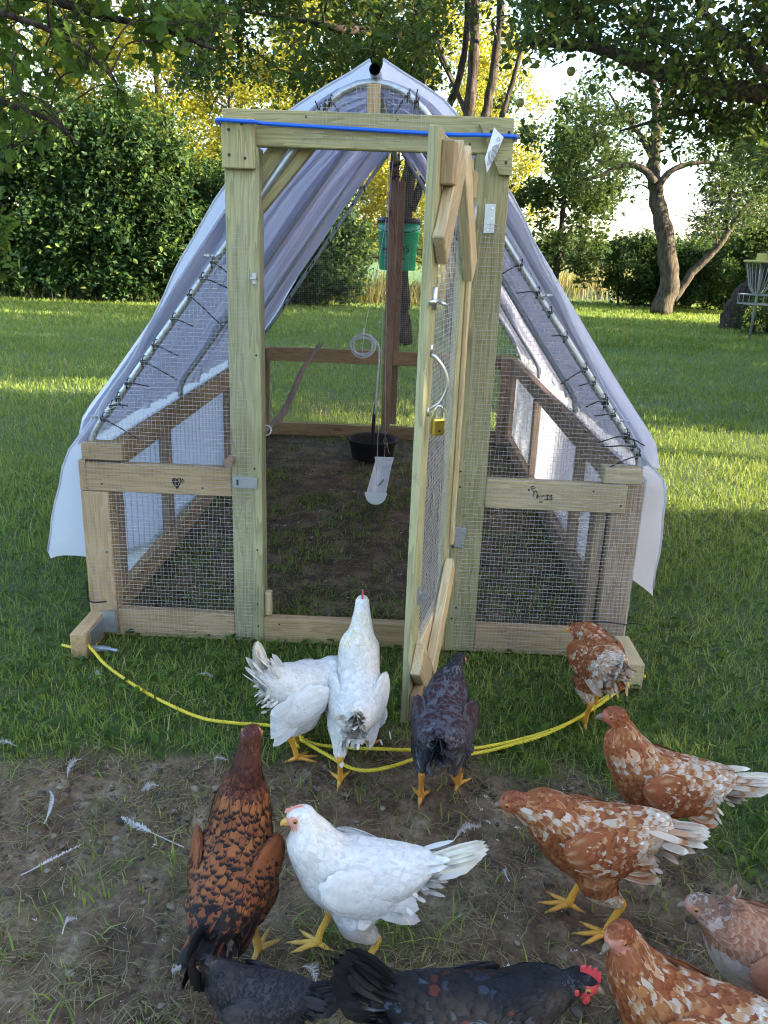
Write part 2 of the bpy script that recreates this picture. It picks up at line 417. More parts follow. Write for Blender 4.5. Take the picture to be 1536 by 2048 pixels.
HOOP = np.array([(0, 1.697), (.045, 1.690), (.09, 1.671), (.142, 1.628), (.215, 1.533), (.41, 1.274), (.59, 1.035), (.76, .808), (.85, .69), (.868, .62)])
def hoop_z(dx): return np.interp(np.abs(dx), HOOP[:, 0], HOOP[:, 1])
def hoop_x(z): return np.interp(z, HOOP[::-1, 1], HOOP[::-1, 0])
def hoop_y(dx, y):
    """hoop height with the crown drawn out to a sharp ridge towards the back"""
    dx = np.abs(dx); t = sstep(2.55, 4.3, np.asarray(y, float)); return hoop_z(dx)*(1-t) + t*np.where(dx < .142, 1.628+(.142-dx)*1.30, hoop_z(dx))
def rise(y, z): return z + np.clip((y-2.4)/3.19, -.1, 1.1)*.105*np.clip((z-.6)/1.1, 0, 1.2)
for y in (2.452, 3.48, 4.5, 5.535):
    h = smooth_path(np.concatenate([np.stack([-HOOP[::-1, 0], HOOP[::-1, 1]], 1), np.stack([HOOP[1:, 0], HOOP[1:, 1]], 1)]), 4)
    P = np.stack([XC+h[:, 0], np.full(len(h), y), rise(y, np.where(np.abs(h[:, 0]) < .142, hoop_y(h[:, 0], np.full(len(h), y)), h[:, 1]))], 1)
    mesh_obj('hoop_pipe', tube(P, .0115, 12), GALV, coop, smooth=True)
yr = np.linspace(2.40, 5.60, 8)
o = mesh_obj('ridge_pipe', tube(np.stack([np.full(8, XC+.002), yr, rise(yr, np.full(8, 1.721))], 1), .0155, 16, caps=False), GALV, coop, smooth=True)
mesh_obj('pipe_bore', tube(np.stack([np.full(2, XC+.002), np.array([2.401, 2.8]), rise(np.array([2.401, 2.8]), np.full(2, 1.721))], 1), .0125, 16, caps=False), BLACKP, o, smooth=True)

# roof sheet: corrugated, ribs run from ridge to eave
def roof_profile(off, eave=.60, n=46):
    s = np.linspace(0, 1, n); dx = .868*s + .0
    z = hoop_z(dx)
    # offset outward
    T = np.gradient(np.stack([dx, z], 1), axis=0); T /= np.linalg.norm(T, axis=1)[:, None]
    nrm = np.stack([-T[:, 1], T[:, 0]], 1); nrm[nrm[:, 1] < 0] *= -1
    return dx, z, nrm
dx, z, nrm = roof_profile(0)
ys = np.arange(2.47, 5.57, .0066)
for sx in (-1, 1):
    ph = ys/.20+.45*np.sin(ys*2.9+sx)+.2*np.sin(ys*7.3); wob = .050*(1-np.abs(np.sin(ph*np.pi))**.4)*(.75+.25*np.sin(ys*3.7)) + .011*(1-np.abs(np.sin(ys*np.pi/.071))**.6) + .008*np.sin(ys*4.3+sx)
    offs = (.066 - wob[:, None]*np.linspace(.75, 1.15, len(dx))[None] + .004*np.sin(ys[:, None]*7+dx[None]*9))*np.clip(dx/.30, .22, 1)[None]
    X = XC + sx*(dx[None] + nrm[None, :, 0]*offs); Z = hoop_y(np.repeat(dx[None], len(ys), 0), np.repeat(ys[:, None], len(dx), 1)) + nrm[None, :, 1]*offs
    Z = rise(ys[:, None], Z); Yg = np.repeat(ys[:, None], len(dx), 1)
    k = len(dx); q = (np.arange(len(ys)-1)[:, None]*k+np.arange(k-1)[None]).ravel()
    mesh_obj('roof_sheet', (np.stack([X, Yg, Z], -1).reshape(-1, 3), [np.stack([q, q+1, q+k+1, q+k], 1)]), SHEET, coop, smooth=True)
    # strips added under the sheet so its pleats show as dark lines
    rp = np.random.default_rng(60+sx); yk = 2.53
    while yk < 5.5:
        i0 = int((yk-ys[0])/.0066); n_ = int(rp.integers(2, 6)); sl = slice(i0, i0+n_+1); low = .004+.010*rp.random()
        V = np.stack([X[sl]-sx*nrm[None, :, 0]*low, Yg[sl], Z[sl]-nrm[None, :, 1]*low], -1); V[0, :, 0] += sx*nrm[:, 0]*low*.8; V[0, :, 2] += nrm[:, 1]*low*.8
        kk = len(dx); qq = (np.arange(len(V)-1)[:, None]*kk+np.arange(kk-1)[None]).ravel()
        mesh_obj('pleat_shade_strip', (V.reshape(-1, 3), [np.stack([qq, qq+1, qq+kk+1, qq+kk], 1)]), SHEET, coop, smooth=True)
        yk += rp.uniform(.05, .15)

# outer tarp: hugs the hoops, flares out at the front edge, hangs as a skirt
def sc95(p): p = np.array(p, float); return np.stack([p[:, 0]*1.02, 1.2537+(p[:, 1]-1.2537)*1.02], 1)
FL = sc95([(-.130, 1.744), (-.165, 1.722), (-.344, 1.619), (-.527, 1.419), (-.759, 1.041), (-.945, .75), (-1.051, .603), (-1.123, .418), (-1.16, .297), (-1.15, .262)])
FR = sc95([(-.094, 1.746), (-.062, 1.728), (.089, 1.645), (.269, 1.433), (.404, 1.197), (.605, .889), (.735, .69), (.812, .60), (.836, .40), (.84, .22)])
def resamp(p, n, sm=True):
    p = smooth_path(p, 6) if sm else np.asarray(p); d = np.concatenate([[0], np.cumsum(np.linalg.norm(np.diff(p, axis=0), axis=1))]); d /= d[-1]
    t = np.linspace(0, 1, n); return np.stack([np.interp(t, d, p[:, 0]), np.interp(t, d, p[:, 1])], 1)
def hug(sx, hem, y=2.5):
    FP0 = (FL if sx < 0 else FR)[:6]; out = []
    for i, (px_, pz_) in enumerate(FP0):
        dx_ = abs(px_-XC)*.985; pz_ = pz_-.006
        if i == 0: dx_ = .002
        out.append((XC+sx*dx_, pz_+float(hoop_y(dx_, y)-hoop_z(dx_))))
    ex = XL-.036 if sx < 0 else XR+.036
    return np.array(out + [(ex, .60), (ex+sx*.004, .40), (ex+sx*.006, hem)])
NP_ = 60
for sx, FP in ((-1, FL), (1, FR)):
    rows, yv = [], []
    y_list = [2.447, 2.46, 2.48, 2.51, 2.55, 2.60, 2.66] + list(np.linspace(2.78, 5.66, 26))
    f0 = resamp(FP, NP_)*.35+resamp(FP, NP_, False)*.65
    for y in y_list:
        hem = .165 if sx < 0 else .19
        hem = np.interp(y, [2.44, 2.7, 3.1, 5.7], [hem, hem, .06, .05])
        h = resamp(hug(sx, hem, y), NP_); h[:, 1] = rise(y, h[:, 1])
        t = float(sstep(2.447, 2.72, np.array([y]))[0])
        r = f0*(1-t)+h*t
        wr = .010*np.sin(np.arange(NP_)*.35+y*2.2) + .006*np.sin(np.arange(NP_)*.9-y*6) + .014*np.sin(y*5+sx)*np.linspace(0, 1, NP_)**2
        wr = wr*np.linspace(.1, .6, NP_)
        low = np.linspace(0, 1, NP_)
        r = r + np.stack([sx*wr*.9+sx*.018*np.sin(y*9+1)*(low > .8)*(low-.8)*5, wr*.4], 1)
        rows.append(np.stack([r[:, 0], np.full(NP_, y) + .02*np.sin(np.arange(NP_)*.23)*(1-t), r[:, 1]], 1))
    V = np.concatenate(rows); k = NP_; nr = len(y_list)
    q = (np.arange(nr-1)[:, None]*k+np.arange(k-1)[None]).ravel()
    mesh_obj('tarp', (V, [np.stack([q, q+1, q+k+1, q+k], 1)]), TARP, coop, smooth=True)
    # rolled hem along the front edge
    mesh_obj('tarp_hem', tube(rows[0][::2], .0035, 6), TARP, coop, smooth=True)

# ------------------------------------------------------------------ hardware cloth
def wires(segs, r=.00048, wob=.0012, seed=0):
    """segs: list of (p0, p1) in world; three-sided wires with a little waviness"""
    rr = np.random.default_rng(seed); parts = []
    for p0, p1 in segs:
        p0, p1 = np.array(p0, float), np.array(p1, float); L = np.linalg.norm(p1-p0)
        if L < .012: continue
        n = max(2, int(L/.07)+1); P = p0+(p1-p0)*np.linspace(0, 1, n)[:, None]
        P += rr.normal(size=P.shape)*wob*np.array([1, .6, 1])
        parts.append(tube(P, r, 3, caps=False))
    return merge(parts)
PITCH = .0128
def grid_panel(name, x0, x1, z0, z1, y, parent, ztop=None, xlo=None, xhi=None, seed=0, r=.00048, pitch=PITCH):
    segs = []
    for x in np.arange(x0, x1+1e-6, pitch):
        t = min(z1, ztop(x)) if ztop else z1
        if t > z0: segs.append(((x, y, z0), (x, y, t)))
    for zz_ in np.arange(z0, z1+1e-6, pitch):
        a = max(x0, xlo(zz_)) if xlo else x0; b = min(x1, xhi(zz_)) if xhi else x1
        if b > a: segs.append(((a, y-.0012, zz_), (b, y-.0012, zz_)))
    return mesh_obj(name, wires(segs, r, seed=seed), WIREM, parent)
hz_ = lambda x: hoop_z(x-XC)-.004
grid_panel('wire_mesh', -1.0, -.462, .012, 1.375, YF-.004, coop, hz_, lambda q: XC-hoop_x(q) if q > .69 else -1.0, None, 1)
grid_panel('wire_mesh', .196, .755, .012, 1.345, YF-.004, coop, hz_, None, lambda q: XC+hoop_x(q) if q > .69 else .755, 2)
grid_panel('wire_mesh', -.318, .07, 1.535, 1.71, YF-.004, coop, hz_, lambda q: XC-hoop_x(q) if q > 1.6 else -.318, lambda q: XC+hoop_x(q) if q > 1.6 else .07, 3)
grid_panel('wire_mesh', -.98, .74, .09, 1.78, YB+.004, coop, lambda x: hz_(x)+.10*np.clip((hz_(x)-.6)/1.1, 0, 1), lambda q: XC-hoop_x(q-.08*np.clip((q-.6)/1.1, 0, 1)) if q > .69 else -.98, lambda q: XC+hoop_x(q-.08*np.clip((q-.6)/1.1, 0, 1)) if q > .69 else .74, 4, r=.0005)

# cable ties: loop round the pipe and a loose tail
def cable_tie(p, tail, r=.0021, loop=.0165):
    th = np.linspace(0, 2*np.pi, 12)
    ring = np.stack([np.zeros(12)+.004*np.sin(th), loop*np.cos(th), loop*np.sin(th)], 1)
    sd = Vector((tail[0], 0, tail[2])); ang = math.atan2(-.75*np.sign(p[0]-XC), 1)
    ca, sa = math.cos(ang), math.sin(ang)
    ring = np.stack([ring[:, 0]*ca+ring[:, 2]*sa*.0, ring[:, 1], ring[:, 2]], 1)
    P = np.array(p); t = np.array(tail)
    tl = smooth_path(np.array([P+(0, -.016, 0), P+(0, -.02, 0)+t*.35+(0, 0, .004), P+(0, -.02, 0)+t*.7+(0, 0, .002), P+(0, -.018, 0)+t]), 4)
    parts = [tube(ring+P, r, 5), tube(tl, r, 5), box_vf(P-(.005, .020, .004), P+(.005, .012, .004))]
    mesh_obj('cable_tie', merge([(v, [q for q in f]) for v, f in parts]), BLACKP, coop)
rr = np.random.default_rng(11)
def hp(z_, sx): return (XC+sx*hoop_x(z_), 2.44, z_)
for z_, tx, tz in ((1.21, .05, -.03), (1.165, .085, -.028), (1.115, .098, -.085), (1.045, .065, -.02), (.965, .075, -.028), (.915, .105, -.05), (.845, .07, -.004), (.80, .02, -.03), (.775, .055, .003), (.735, .115, -.062)):
    cable_tie(hp(z_, -1), (tx, 0, tz))
for z_, tx, tz in ((1.235, -.06, -.03), (1.16, -.065, -.004), (1.105, -.028, .006), (1.035, -.045, .004), (.945, -.072, -.048), (.905, -.05, -.012), (.855, -.055, -.022), (.845, -.01, -.02), (.81, -.06, -.004), (.75, -.09, -.028), (.74, .05, -.02), (.715, -.10, -.004), (.69, -.105, -.052)):
    cable_tie(hp(z_, 1), (tx, 0, tz))
for dx_, tx, tz in ((-.135, .03, -.06), (-.12, .045, -.055), (-.17, .10, -.012), (.095, -.04, -.055), (.12, -.02, -.045), (.115, .004, .03), (-.15, -.01, .025)):
    cable_tie((XC+dx_, 2.44, float(hoop_z(dx_))), (tx, 0, tz))
for i in range(14):
    z_ = 1.72-.10*rr.random()
    th = rr.uniform(0, 6.28)
    b = (XC+.0+rr.uniform(-.03, .03), 5.50, z_+.08)
    cable_tie(b, (math.cos(th)*.055, 0, math.sin(th)*.05), .0024, .012)
for i, z_ in enumerate(np.linspace(.80, 1.55, 12)):
    zz_ = z_+rr.uniform(-.02, .02); sx = -1 if i % 3 else 1
    cable_tie((XC+sx*hoop_x(zz_), 5.52, float(rise(5.5, zz_))), (-sx*rr.uniform(-.05, .06), 0, rr.uniform(-.07, -.02)), .0024, .013)
# the two ties low on the corner posts
for x, tx in ((-1.008, -.05), (.758, .055)):
    V, F = tube(smooth_path([(x, 2.392, .135), (x+tx*.5, 2.385, .139), (x+tx, 2.38, .135)], 4), .0016, 5)
    mesh_obj('cable_tie', (V, F), BLACKP, coop)
V, F = tube(smooth_path([(-1.01, 2.39, .2), (-1.006, 2.388, .13), (-.95, 2.392, .128)], 4), .0024, 5); mesh_obj('cable_tie', (V, F), BLACKP, coop)
V, F = tube(smooth_path([(.765, 2.39, .13), (.70, 2.392, .136), (.64, 2.392, .136)], 4), .0024, 5); mesh_obj('cable_tie', (V, F), BLACKP, coop)
# twine and clamps on the pipe
for dz in (0, .008, .016):
    th = np.linspace(0, 2*np.pi, 14); c = np.array(hp(.765+dz, -1))
    mesh_obj('twine_wrap', tube(c+np.stack([.016*np.cos(th), .016*np.sin(th), .006*np.cos(th)], 1), .0018, 5), WHITEP, coop, smooth=True)
for z_, sx in ((.735, -1), (1.225, -1), (1.15, 1), (.79, 1)):
    c = np.array(hp(z_, sx))
    bar = tube(np.array([c+(sx*.006, -.014, .004), c+(sx*.034, -.016, .004)]), .0045, 6)
    ring = tube(c+np.stack([.0135*np.cos(np.linspace(0, 6.283, 12))*.8, .0145*np.sin(np.linspace(0, 6.283, 12)), .0135*np.cos(np.linspace(0, 6.283, 12))*.55*-sx], 1), .003, 5)
    nut = lathe([(.0, -.003), (.008, -.003), (.008, .003), (0, .003)], 6, c+(sx*.02, -.018, .004))
    mesh_obj('pipe_clamp', merge([bar, ring, nut]), GALV, coop)

# galvanized plates
def plate(name, cx, cz, w, h, y=YF, parent=coop, tilt=0.0, holes=((0, .3), (0, -.3)), material=GALV, th=.003):
    Mx = Matrix.Translation((cx, y-th/2-.001, cz)) @ Matrix.Rotation(tilt, 4, 'Y')
    o = obj(name, cbox(w, th, h, .001, material), parent, Mx)
    for hx, hz in holes:
        V, F = lathe([(.0, -.0022), (.0026, -.0022), (.0034, -.001), (.0034, .001), (0, .001)], 10)
        V = np.stack([V[:, 0]+hx*w, V[:, 2], V[:, 1]+hz*h], 1)
        s = obj('screw', np_mesh('screw', V+np.array([0, -th/2, 0]), F, STEEL), o, Mx)
    return o
plate('door_hinge', .218, 1.356, .030, .078, tilt=.0, holes=((.2, .35), (.2, 0), (-.1, -.38)))
plate('door_hinge', .196, .405, .034, .066, tilt=.03, holes=((.25, .33), (.25, 0), (.25, -.33)), y=YF-.002)
for zc in (1.356, .405):
    mesh_obj('hinge_knuckle', tube(np.array([(.176, YF-.006, zc-.035), (.176, YF-.006, zc+.035)]), .005, 8), GALV, coop, smooth=True)
hs = plate('hasp_plate', -.485, .555, .078, .036, tilt=.03, holes=((.33, .3), (.33, -.3)), th=.006)
obj('slot', cbox(.006, .004, .018, .0008, BLACKP), hs, Matrix.Translation((-.508, YF-.0075, .556)))
st_ = plate('strike_plate', -.447, 1.17, .014, .034, holes=((0, .33), (0, -.33)))
obj('lip', cbox(.020, .012, .007, .001, GALV), st_, Matrix.Translation((-.449, YF-.009, 1.171)))
# screws and nail heads on the frame
for x, z_ in ((-.508, 1.558), (-.508, 1.495), (-.464, 1.488), (-.472, 1.574), (.205, 1.575), (.25, 1.50), (.252, 1.575)):
    V, F = lathe([(0, -.001), (.0038, -.001), (.0045, 0)], 8); V = np.stack([V[:, 0]+x, V[:, 2]+YF-.0255, V[:, 1]+z_], 1)
    mesh_obj('screw', (V, F), BLACKP, coop)
for x, z_ in ((.185, .62), (.187, .57), (.182, .30), (.188, .12), (.20, .16), (-.455, .60), (-.45, .33), (-.452, .14), (-.45, .06), (-.445, .95), (.69, .53), (.40, .57), (.60, .575), (-.94, .53), (-.94, .30), (-.62, .53), (-.30, 1.60), (-.05, 1.60), (.15, 1.545), (-.38, .07), (.05, .065), (.12, .03)):
    V, F = lathe([(0, -.0008), (.0028, -.0008), (.0034, 0)], 8); V = np.stack([V[:, 0]+x, V[:, 2]+YF-.0006, V[:, 1]+z_], 1)
    mesh_obj('screw', (V, F), BLACKP, coop)
# bolt bracket at the left skid
bk = mesh_obj('skid_bracket', merge([box_vf((-.958, 2.365, .03), (-.915, 2.370, .105)), box_vf((-.958, 2.25, .03), (-.954, 2.366, .085))]), GALV, coop)
th = np.linspace(0, np.pi, 9)
mesh_obj('axle_bolt', merge([tube(np.array([(-.975, 2.262, .03), (-.87, 2.250, .026)]), .006, 10), lathe([(0, -.004), (.013, -.004), (.013, .004), (0, .004)], 6, (-.905, 2.254, .027)), lathe([(0, -.0015), (.019, -.0015), (.019, .0015), (0, .0015)], 14, (-.93, 2.257, .028))]), GALV, coop)

# handwriting on the mid rails
def strokes(name, lines, parent, y=YF-.0022, w=.0017):
    parts = []
    for L in lines:
        P = np.array([(a, y, b) for a, b in L], float)
        parts.append(tube(P, w, 4))
    return mesh_obj(name, merge(parts), INK, parent)
hx, hz2 = -.70, .548
heart = [(hx+.0012*a, hz2+.0012*b) for a, b in ((0, -18), (-9, -6), (-12, 3), (-8, 9), (-2, 7), (0, 2), (3, 8), (9, 9), (11, 3), (6, -6), (0, -18))]
strokes('marker_heart', [heart, [(hx-.01, hz2+.002), (hx-.002, hz2-.008), (hx+.006, hz2+.002)], [(hx-.008, hz2-.003), (hx+.004, hz2-.011)], [(hx-.005, hz2-.008), (hx+.005, hz2-.013)], [(hx-.011, hz2+.006), (hx, hz2-.004)], [(hx+.017, hz2+.01), (hx+.021, hz2+.004), (hx+.018, hz2-.004)]], coop, w=.0022)
sx0, sz0 = .405, .556
scr = [[(0, 20), (9, 24), (12, 18), (3, 15), (0, 20)], [(3, 15), (8, 8), (14, 12), (10, 3)], [(8, 8), (10, -8)], [(14, 12), (19, 2), (17, -10)], [(20, 2), (20, -10), (26, -4), (21, -3)], [(28, 0), (31, -9), (36, 1)], [(38, -2), (58, -1)], [(40, -7), (62, -6)], [(38, -12), (60, -12)], [(45, 2), (46, -12)], [(55, 2), (56, -13)], [(24, -16), (36, -16)], [(26, -20), (34, -20)]]
strokes('lumber_stamp', [[(sx0+.0012*a, sz0+.0012*b) for a, b in L] for L in scr], coop, w=.0012)

# ------------------------------------------------------------------ door (swung open towards the camera)
HX, HY, DW, DZ0, DZ1 = .153, 2.362, .545, .082, 1.512
dd = Vector((-.2138, -.9769, 0)).normalized(); dn = Vector((.9769, -.2138, 0)).normalized()
door = empty('door', (HX, HY, 0), parent=coop)
TD = .021
def D(u, v, off): return Vector((HX, HY, 0)) + dd*u + dn*off + Vector((0, 0, v))
def DB(name, a, b, w, t, wide, material, **k): return board(name, door, D(*a), D(*b), w, t, wide, material, **k)
DB('stile', (DW-.044, DZ0, 0), (DW-.044, DZ1, 0), .088, TD, dd, W_GREEN2)
DB('stile', (.044, .05, 0), (.044, DZ1-.01, 0), .088, TD, dd, W_GREEN2)
DB('rail', (.0885, DZ1-.05, 0), (DW-.0885, DZ1-.05, 0), .088, TD, UPZ, W_GREEN)
DB('rail', (.0885, DZ0+.13, 0), (DW-.0885, DZ0+.13, 0), .088, TD, UPZ, W_PALE)
TB = .026; to = TD/2+TB/2+.0005
DB('stile_batten', (.015, .40, .018), (.015, 1.22, .018), .024, .014, dd, W_PALE)
DB('brace', (.33, 1.478, to), (DW-.022, 1.262, to), .088, TB, (0, 0, 1), W_PALE)
DB('brace', (.285, 1.480, to), (.045, 1.215, to+.001), .085, TB, (0, 0, 1), W_PALE)
DB('brace', (.37, .118, to), (DW-.02, .265, to), .085, TB, (0, 0, 1), W_PALE)
DB('brace', (.33, .118, to+.001), (.05, .345, to), .085, TB, (0, 0, 1), W_PALE)
DB('block', (DW-.075, 1.400, to), (DW-.075, 1.490, to), .05, TB+.004, dd, W_TAN)
DB('block', (.13, 1.395, to), (.13, 1.462, to), .05, TB, dd, W_TAN)
DB('block', (DW-.035, DZ0+.005, to), (DW-.035, DZ0+.085, to), .06, TB, dd, W_TAN)
segs = []
for u in np.arange(.092, DW-.088, .0125): segs.append((D(u, .26, .004), D(u, 1.43, .004)))
for v in np.arange(.25, 1.43, .0125): segs.append((D(.09, v, .0055), D(DW-.088, v, .0055)))
mesh_obj('wire_mesh', wires(segs, .0007, .0006, 6), WIREM, door)
# pull handle, barrel bolt, small latch
hu = DW-.045
P = smooth_path([D(hu, 1.035, .011), D(hu, 1.028, .025), D(hu-.004, 1.0, .046), D(hu-.006, .965, .053), D(hu-.004, .93, .041), D(hu, .912, .021), D(hu, .905, .011)], 5)
h_o = mesh_obj('pull_handle', tube(P, .0042, 10), STEEL, door, smooth=True)
for v in (1.045, .900): mesh_obj('handle_foot', tube(np.array([D(hu, v-.008, .0115), D(hu, v+.012, .0115)]), .0055, 8), STEEL, h_o, smooth=True)
b_o = mesh_obj('barrel_bolt', merge([tube(np.array([D(DW+.012, 1.155, .019), D(DW-.075, 1.155, .019)]), .0055, 10), tube(np.array([D(DW-.04, 1.135, .0135), D(DW-.04, 1.185, .0135)]), .008, 6), tube(np.array([D(DW-.055, 1.155, .021), D(DW-.055, 1.145, .041)]), .004, 8)]), STEEL, door, smooth=True)
mesh_obj('small_latch', merge([tube(np.array([D(DW-.045, .405, .0115), D(DW-.045, .452, .0115)]), .0075, 6), lathe([(0, -.006), (.011, -.006), (.011, .006), (0, .006)], 12, tuple(D(DW-.05, .43, .025)))]), GALV, door)
# ------------------------------------------------------------------ padlock
lp = D(hu+.004, .868, .038)
lock = empty('padlock', (lp.x, lp.y, lp.z-.05), 'brass padlock hanging from the steel door handle', 'padlock')
Mr = Matrix.Translation(lp) @ Matrix.Rotation(.55, 4, 'Z')
obj('lock_body', cbox(.034, .017, .040, .004, BRASS), lock, Mr)
th = np.linspace(0, np.pi, 12)
sh = np.concatenate([[(.010, 0, .012)], np.stack([.010*np.cos(th), 0*th, .040+.010*np.sin(th)], 1), [(-.010, 0, .012)]])
mesh_obj('shackle', tube([Mr @ Vector(q) for q in sh], .0032, 8), STEEL, lock, smooth=True)
V, F = lathe([(0, 0), (.003, 0), (.003, .001), (0, .001)], 10); V = np.stack([V[:, 0], V[:, 2]-.0098, V[:, 1]-.008], 1)
obj('keyhole', np_mesh('keyhole', V, F, INK), lock, Mr)
# ------------------------------------------------------------------ things in and on the coop
bx, by = -.205, 4.95
tub = empty('feed_tub', (bx-.04, by, 0), 'round black rubber tub on the dirt floor of the coop', 'tub')
prof = [(0, .006), (.115, .006), (.128, .02), (.150, .12), (.158, .128), (.166, .136), (.160, .142), (.150, .138), (.144, .12), (.120, .022), (0, .018)]
mesh_obj('tub_body', lathe(prof, 40, (bx+.02, by, 0)), RUBBER, tub, smooth=True)
# perch: a crooked branch that lies on the front and back rails
BARK_R = simple('reddish_bark', (.21, .145, .105), .85, 0, .45, 40, .5)
P = smooth_path([(-.530, 2.36, .624), (-.512, 2.62, .645), (-.498, 2.80, .628), (-.475, 3.05, .637), (-.485, 3.4, .648), (-.515, 3.8, .643), (-.545, 4.3, .65), (-.548, 4.8, .668), (-.575, 5.2, .656), (-.585, 5.60, .642)], 6)
rr = np.random.default_rng(5)
rad = np.interp(np.linspace(0, 1, len(P)), [0, .5, 1], [.013, .0135, .012])*(1+.12*np.sin(np.arange(len(P))*1.3)*rr.random(len(P)))
perch = empty('perch', (-.53, 2.4, .6), 'crooked brown branch used as a perch across the coop', 'perch')
mesh_obj('branch', tube(P, rad, 10), BARK_R, perch, smooth=True)
mesh_obj('cut_end', tube(np.array([P[0]+(0, -.0012, 0), P[0]+(0, .003, 0)]), .0145, 10), BARK_R, perch)
mesh_obj('binding_string', merge([tube(P[13]+np.stack([.019*np.cos(t_), .004*np.sin(t_*3), .019*np.sin(t_)], 1), .0025, 5) for t_ in (np.linspace(0, 6.28, 14), np.linspace(1, 7.28, 14))]), WHITEP, perch)
# hanging trough: half round white vinyl gutter on two wires
trough = empty('hanging_trough', (-.10, 3.85, .1), 'white half-round trough hanging on wires above the floor', 'trough')
A0, A1 = np.array((-.112, 3.60, .175)), np.array((-.092, 4.22, .19))
th = np.linspace(np.pi, 2*np.pi, 15)
def half(c, r): return c + np.stack([r*np.cos(th), 0*th, r*np.sin(th)], 1)
V = np.concatenate([half(A0, .046), half(A1, .046), half(A0, .0435), half(A1, .0435)]); n = 15
j = np.arange(n-1)
mesh_obj('channel', (V, [np.concatenate([np.stack([j, j+1, n+j+1, n+j], 1), np.stack([2*n+j, 3*n+j, 3*n+j+1, 2*n+j+1], 1), np.array([(0, n, 3*n, 2*n), (n-1, 3*n-1, 4*n-1, 2*n-1)])])]), WHITEP, trough, smooth=False)
for A, s in ((A0, -1), (A1, 1)):
    h = half(A+np.array((0, s*.004, 0)), .050)
    V = np.concatenate([h, h+np.array((0, -.003*s, 0))]); jj = np.arange(n-1)
    F4 = np.stack([jj, jj+1, n+jj+1, n+jj], 1)
    mesh_obj('end_cap', merge([(V, [F4]), (h, [np.stack([np.full(n-2, 0), np.arange(1, n-1), np.arange(2, n)], 1)]), (V[n:], [np.stack([np.full(n-2, 0), np.arange(2, n), np.arange(1, n-1)], 1)]), box_vf(A+np.array((-.052, s*.004-.003, -.003)), A+np.array((.052, s*.004+.003, .010)))]), WHITEP, trough)
top = float(rise(4.0, 1.68))
mesh_obj('hanging_wire', tube(smooth_path([A0+(0, -.004, .0), A0+(.0, -.004, .12), (-.115, 3.8, .8), (-.117, 3.9, top)], 5), .0011, 5), GALV, trough)
mesh_obj('hanging_wire', tube(smooth_path([A1+(0, .004, .0), A1+(.0, .0, .12), (-.105, 4.2, .8), (-.117, 4.1, top)], 5), .0011, 5), GALV, trough)
mesh_obj('string_knot', tube(smooth_path([A1+(.0, 0, .06), A1+(.012, 0, .08), A1+(-.008, 0, .10), A1+(.006, 0, .115), A1+(.02, 0, .05), A1+(.03, 0, .03)], 5), .0016, 5), W_TAN, trough)
mesh_obj('fallen_twig', tube(smooth_path([(-.115, 3.86, .137), (-.10, 3.90, .142), (-.085, 3.95, .150)], 4), .003, 5), BARK_R, trough)
# clear tubing: a coil on a string, a drop line and a dark drinker stem
TUBE = mat('clear_tubing'); TUBE = finish(TUBE, N(TUBE, 'MixShader', Fac=.35, i1=N(TUBE, 'BsdfPrincipled', Base__Color=(.70, .72, .76), Roughness=.15).outputs[0], i2=N(TUBE, 'BsdfTransparent').outputs[0]))
hose = empty('water_line', (-.18, 4.93, .06), 'coiled clear plastic tubing hanging above the black tub', 'tubing')
P = []
for t in np.linspace(0, 3.1*2*np.pi, 70):
    r = .068 + .011*np.sin(t*.7+.4); P.append((-.262+r*math.cos(t+.5), 4.90+.012*t/6.28, .715+r*.86*math.sin(t+.5)+.006*math.sin(t*2.3)))
P += [(-.185, 4.94, .742), (-.163, 4.94, .70), (-.162, 4.93, .62), (-.167, 4.92, .5), (-.172, 4.92, .38), (-.175, 4.92, .30)]
mesh_obj('tube_coil', tube(smooth_path(P, 3), .0062, 8), TUBE, hose, smooth=True)
mesh_obj('drinker_stem', tube(smooth_path([(-.178, 4.925, .36), (-.181, 4.925, .29), (-.184, 4.93, .20), (-.186, 4.93, .10), (-.186, 4.93, .03)], 4), [.006]*4+[.011]*13, 10), RUBBER, hose, smooth=True)
mesh_obj('hanging_string', tube(smooth_path([(-.255, 4.91, .64), (-.262, 4.90, .70), (-.253, 4.90, .80), (-.238, 4.90, .90), (-.16, 4.92, 1.35), (-.12, 4.95, 1.76)], 5), .0016, 5), WHITEP, hose)
mesh_obj('hanging_string', tube(np.array([(-.262, 4.90, .78), (-.256, 4.895, .82)]), .005, 6), WHITEP, hose)
mesh_obj('drop_wire', tube(np.array([(-.168, 4.945, .30), (-.170, 4.945, .75), (-.12, 4.95, 1.76)]), .0012, 5), GALV, hose)
mesh_obj('tube_clip', tube(np.array([(-.205, 4.92, .43), (-.185, 4.92, .446), (-.160, 4.92, .438)]), .004, 6), W_TAN, hose)

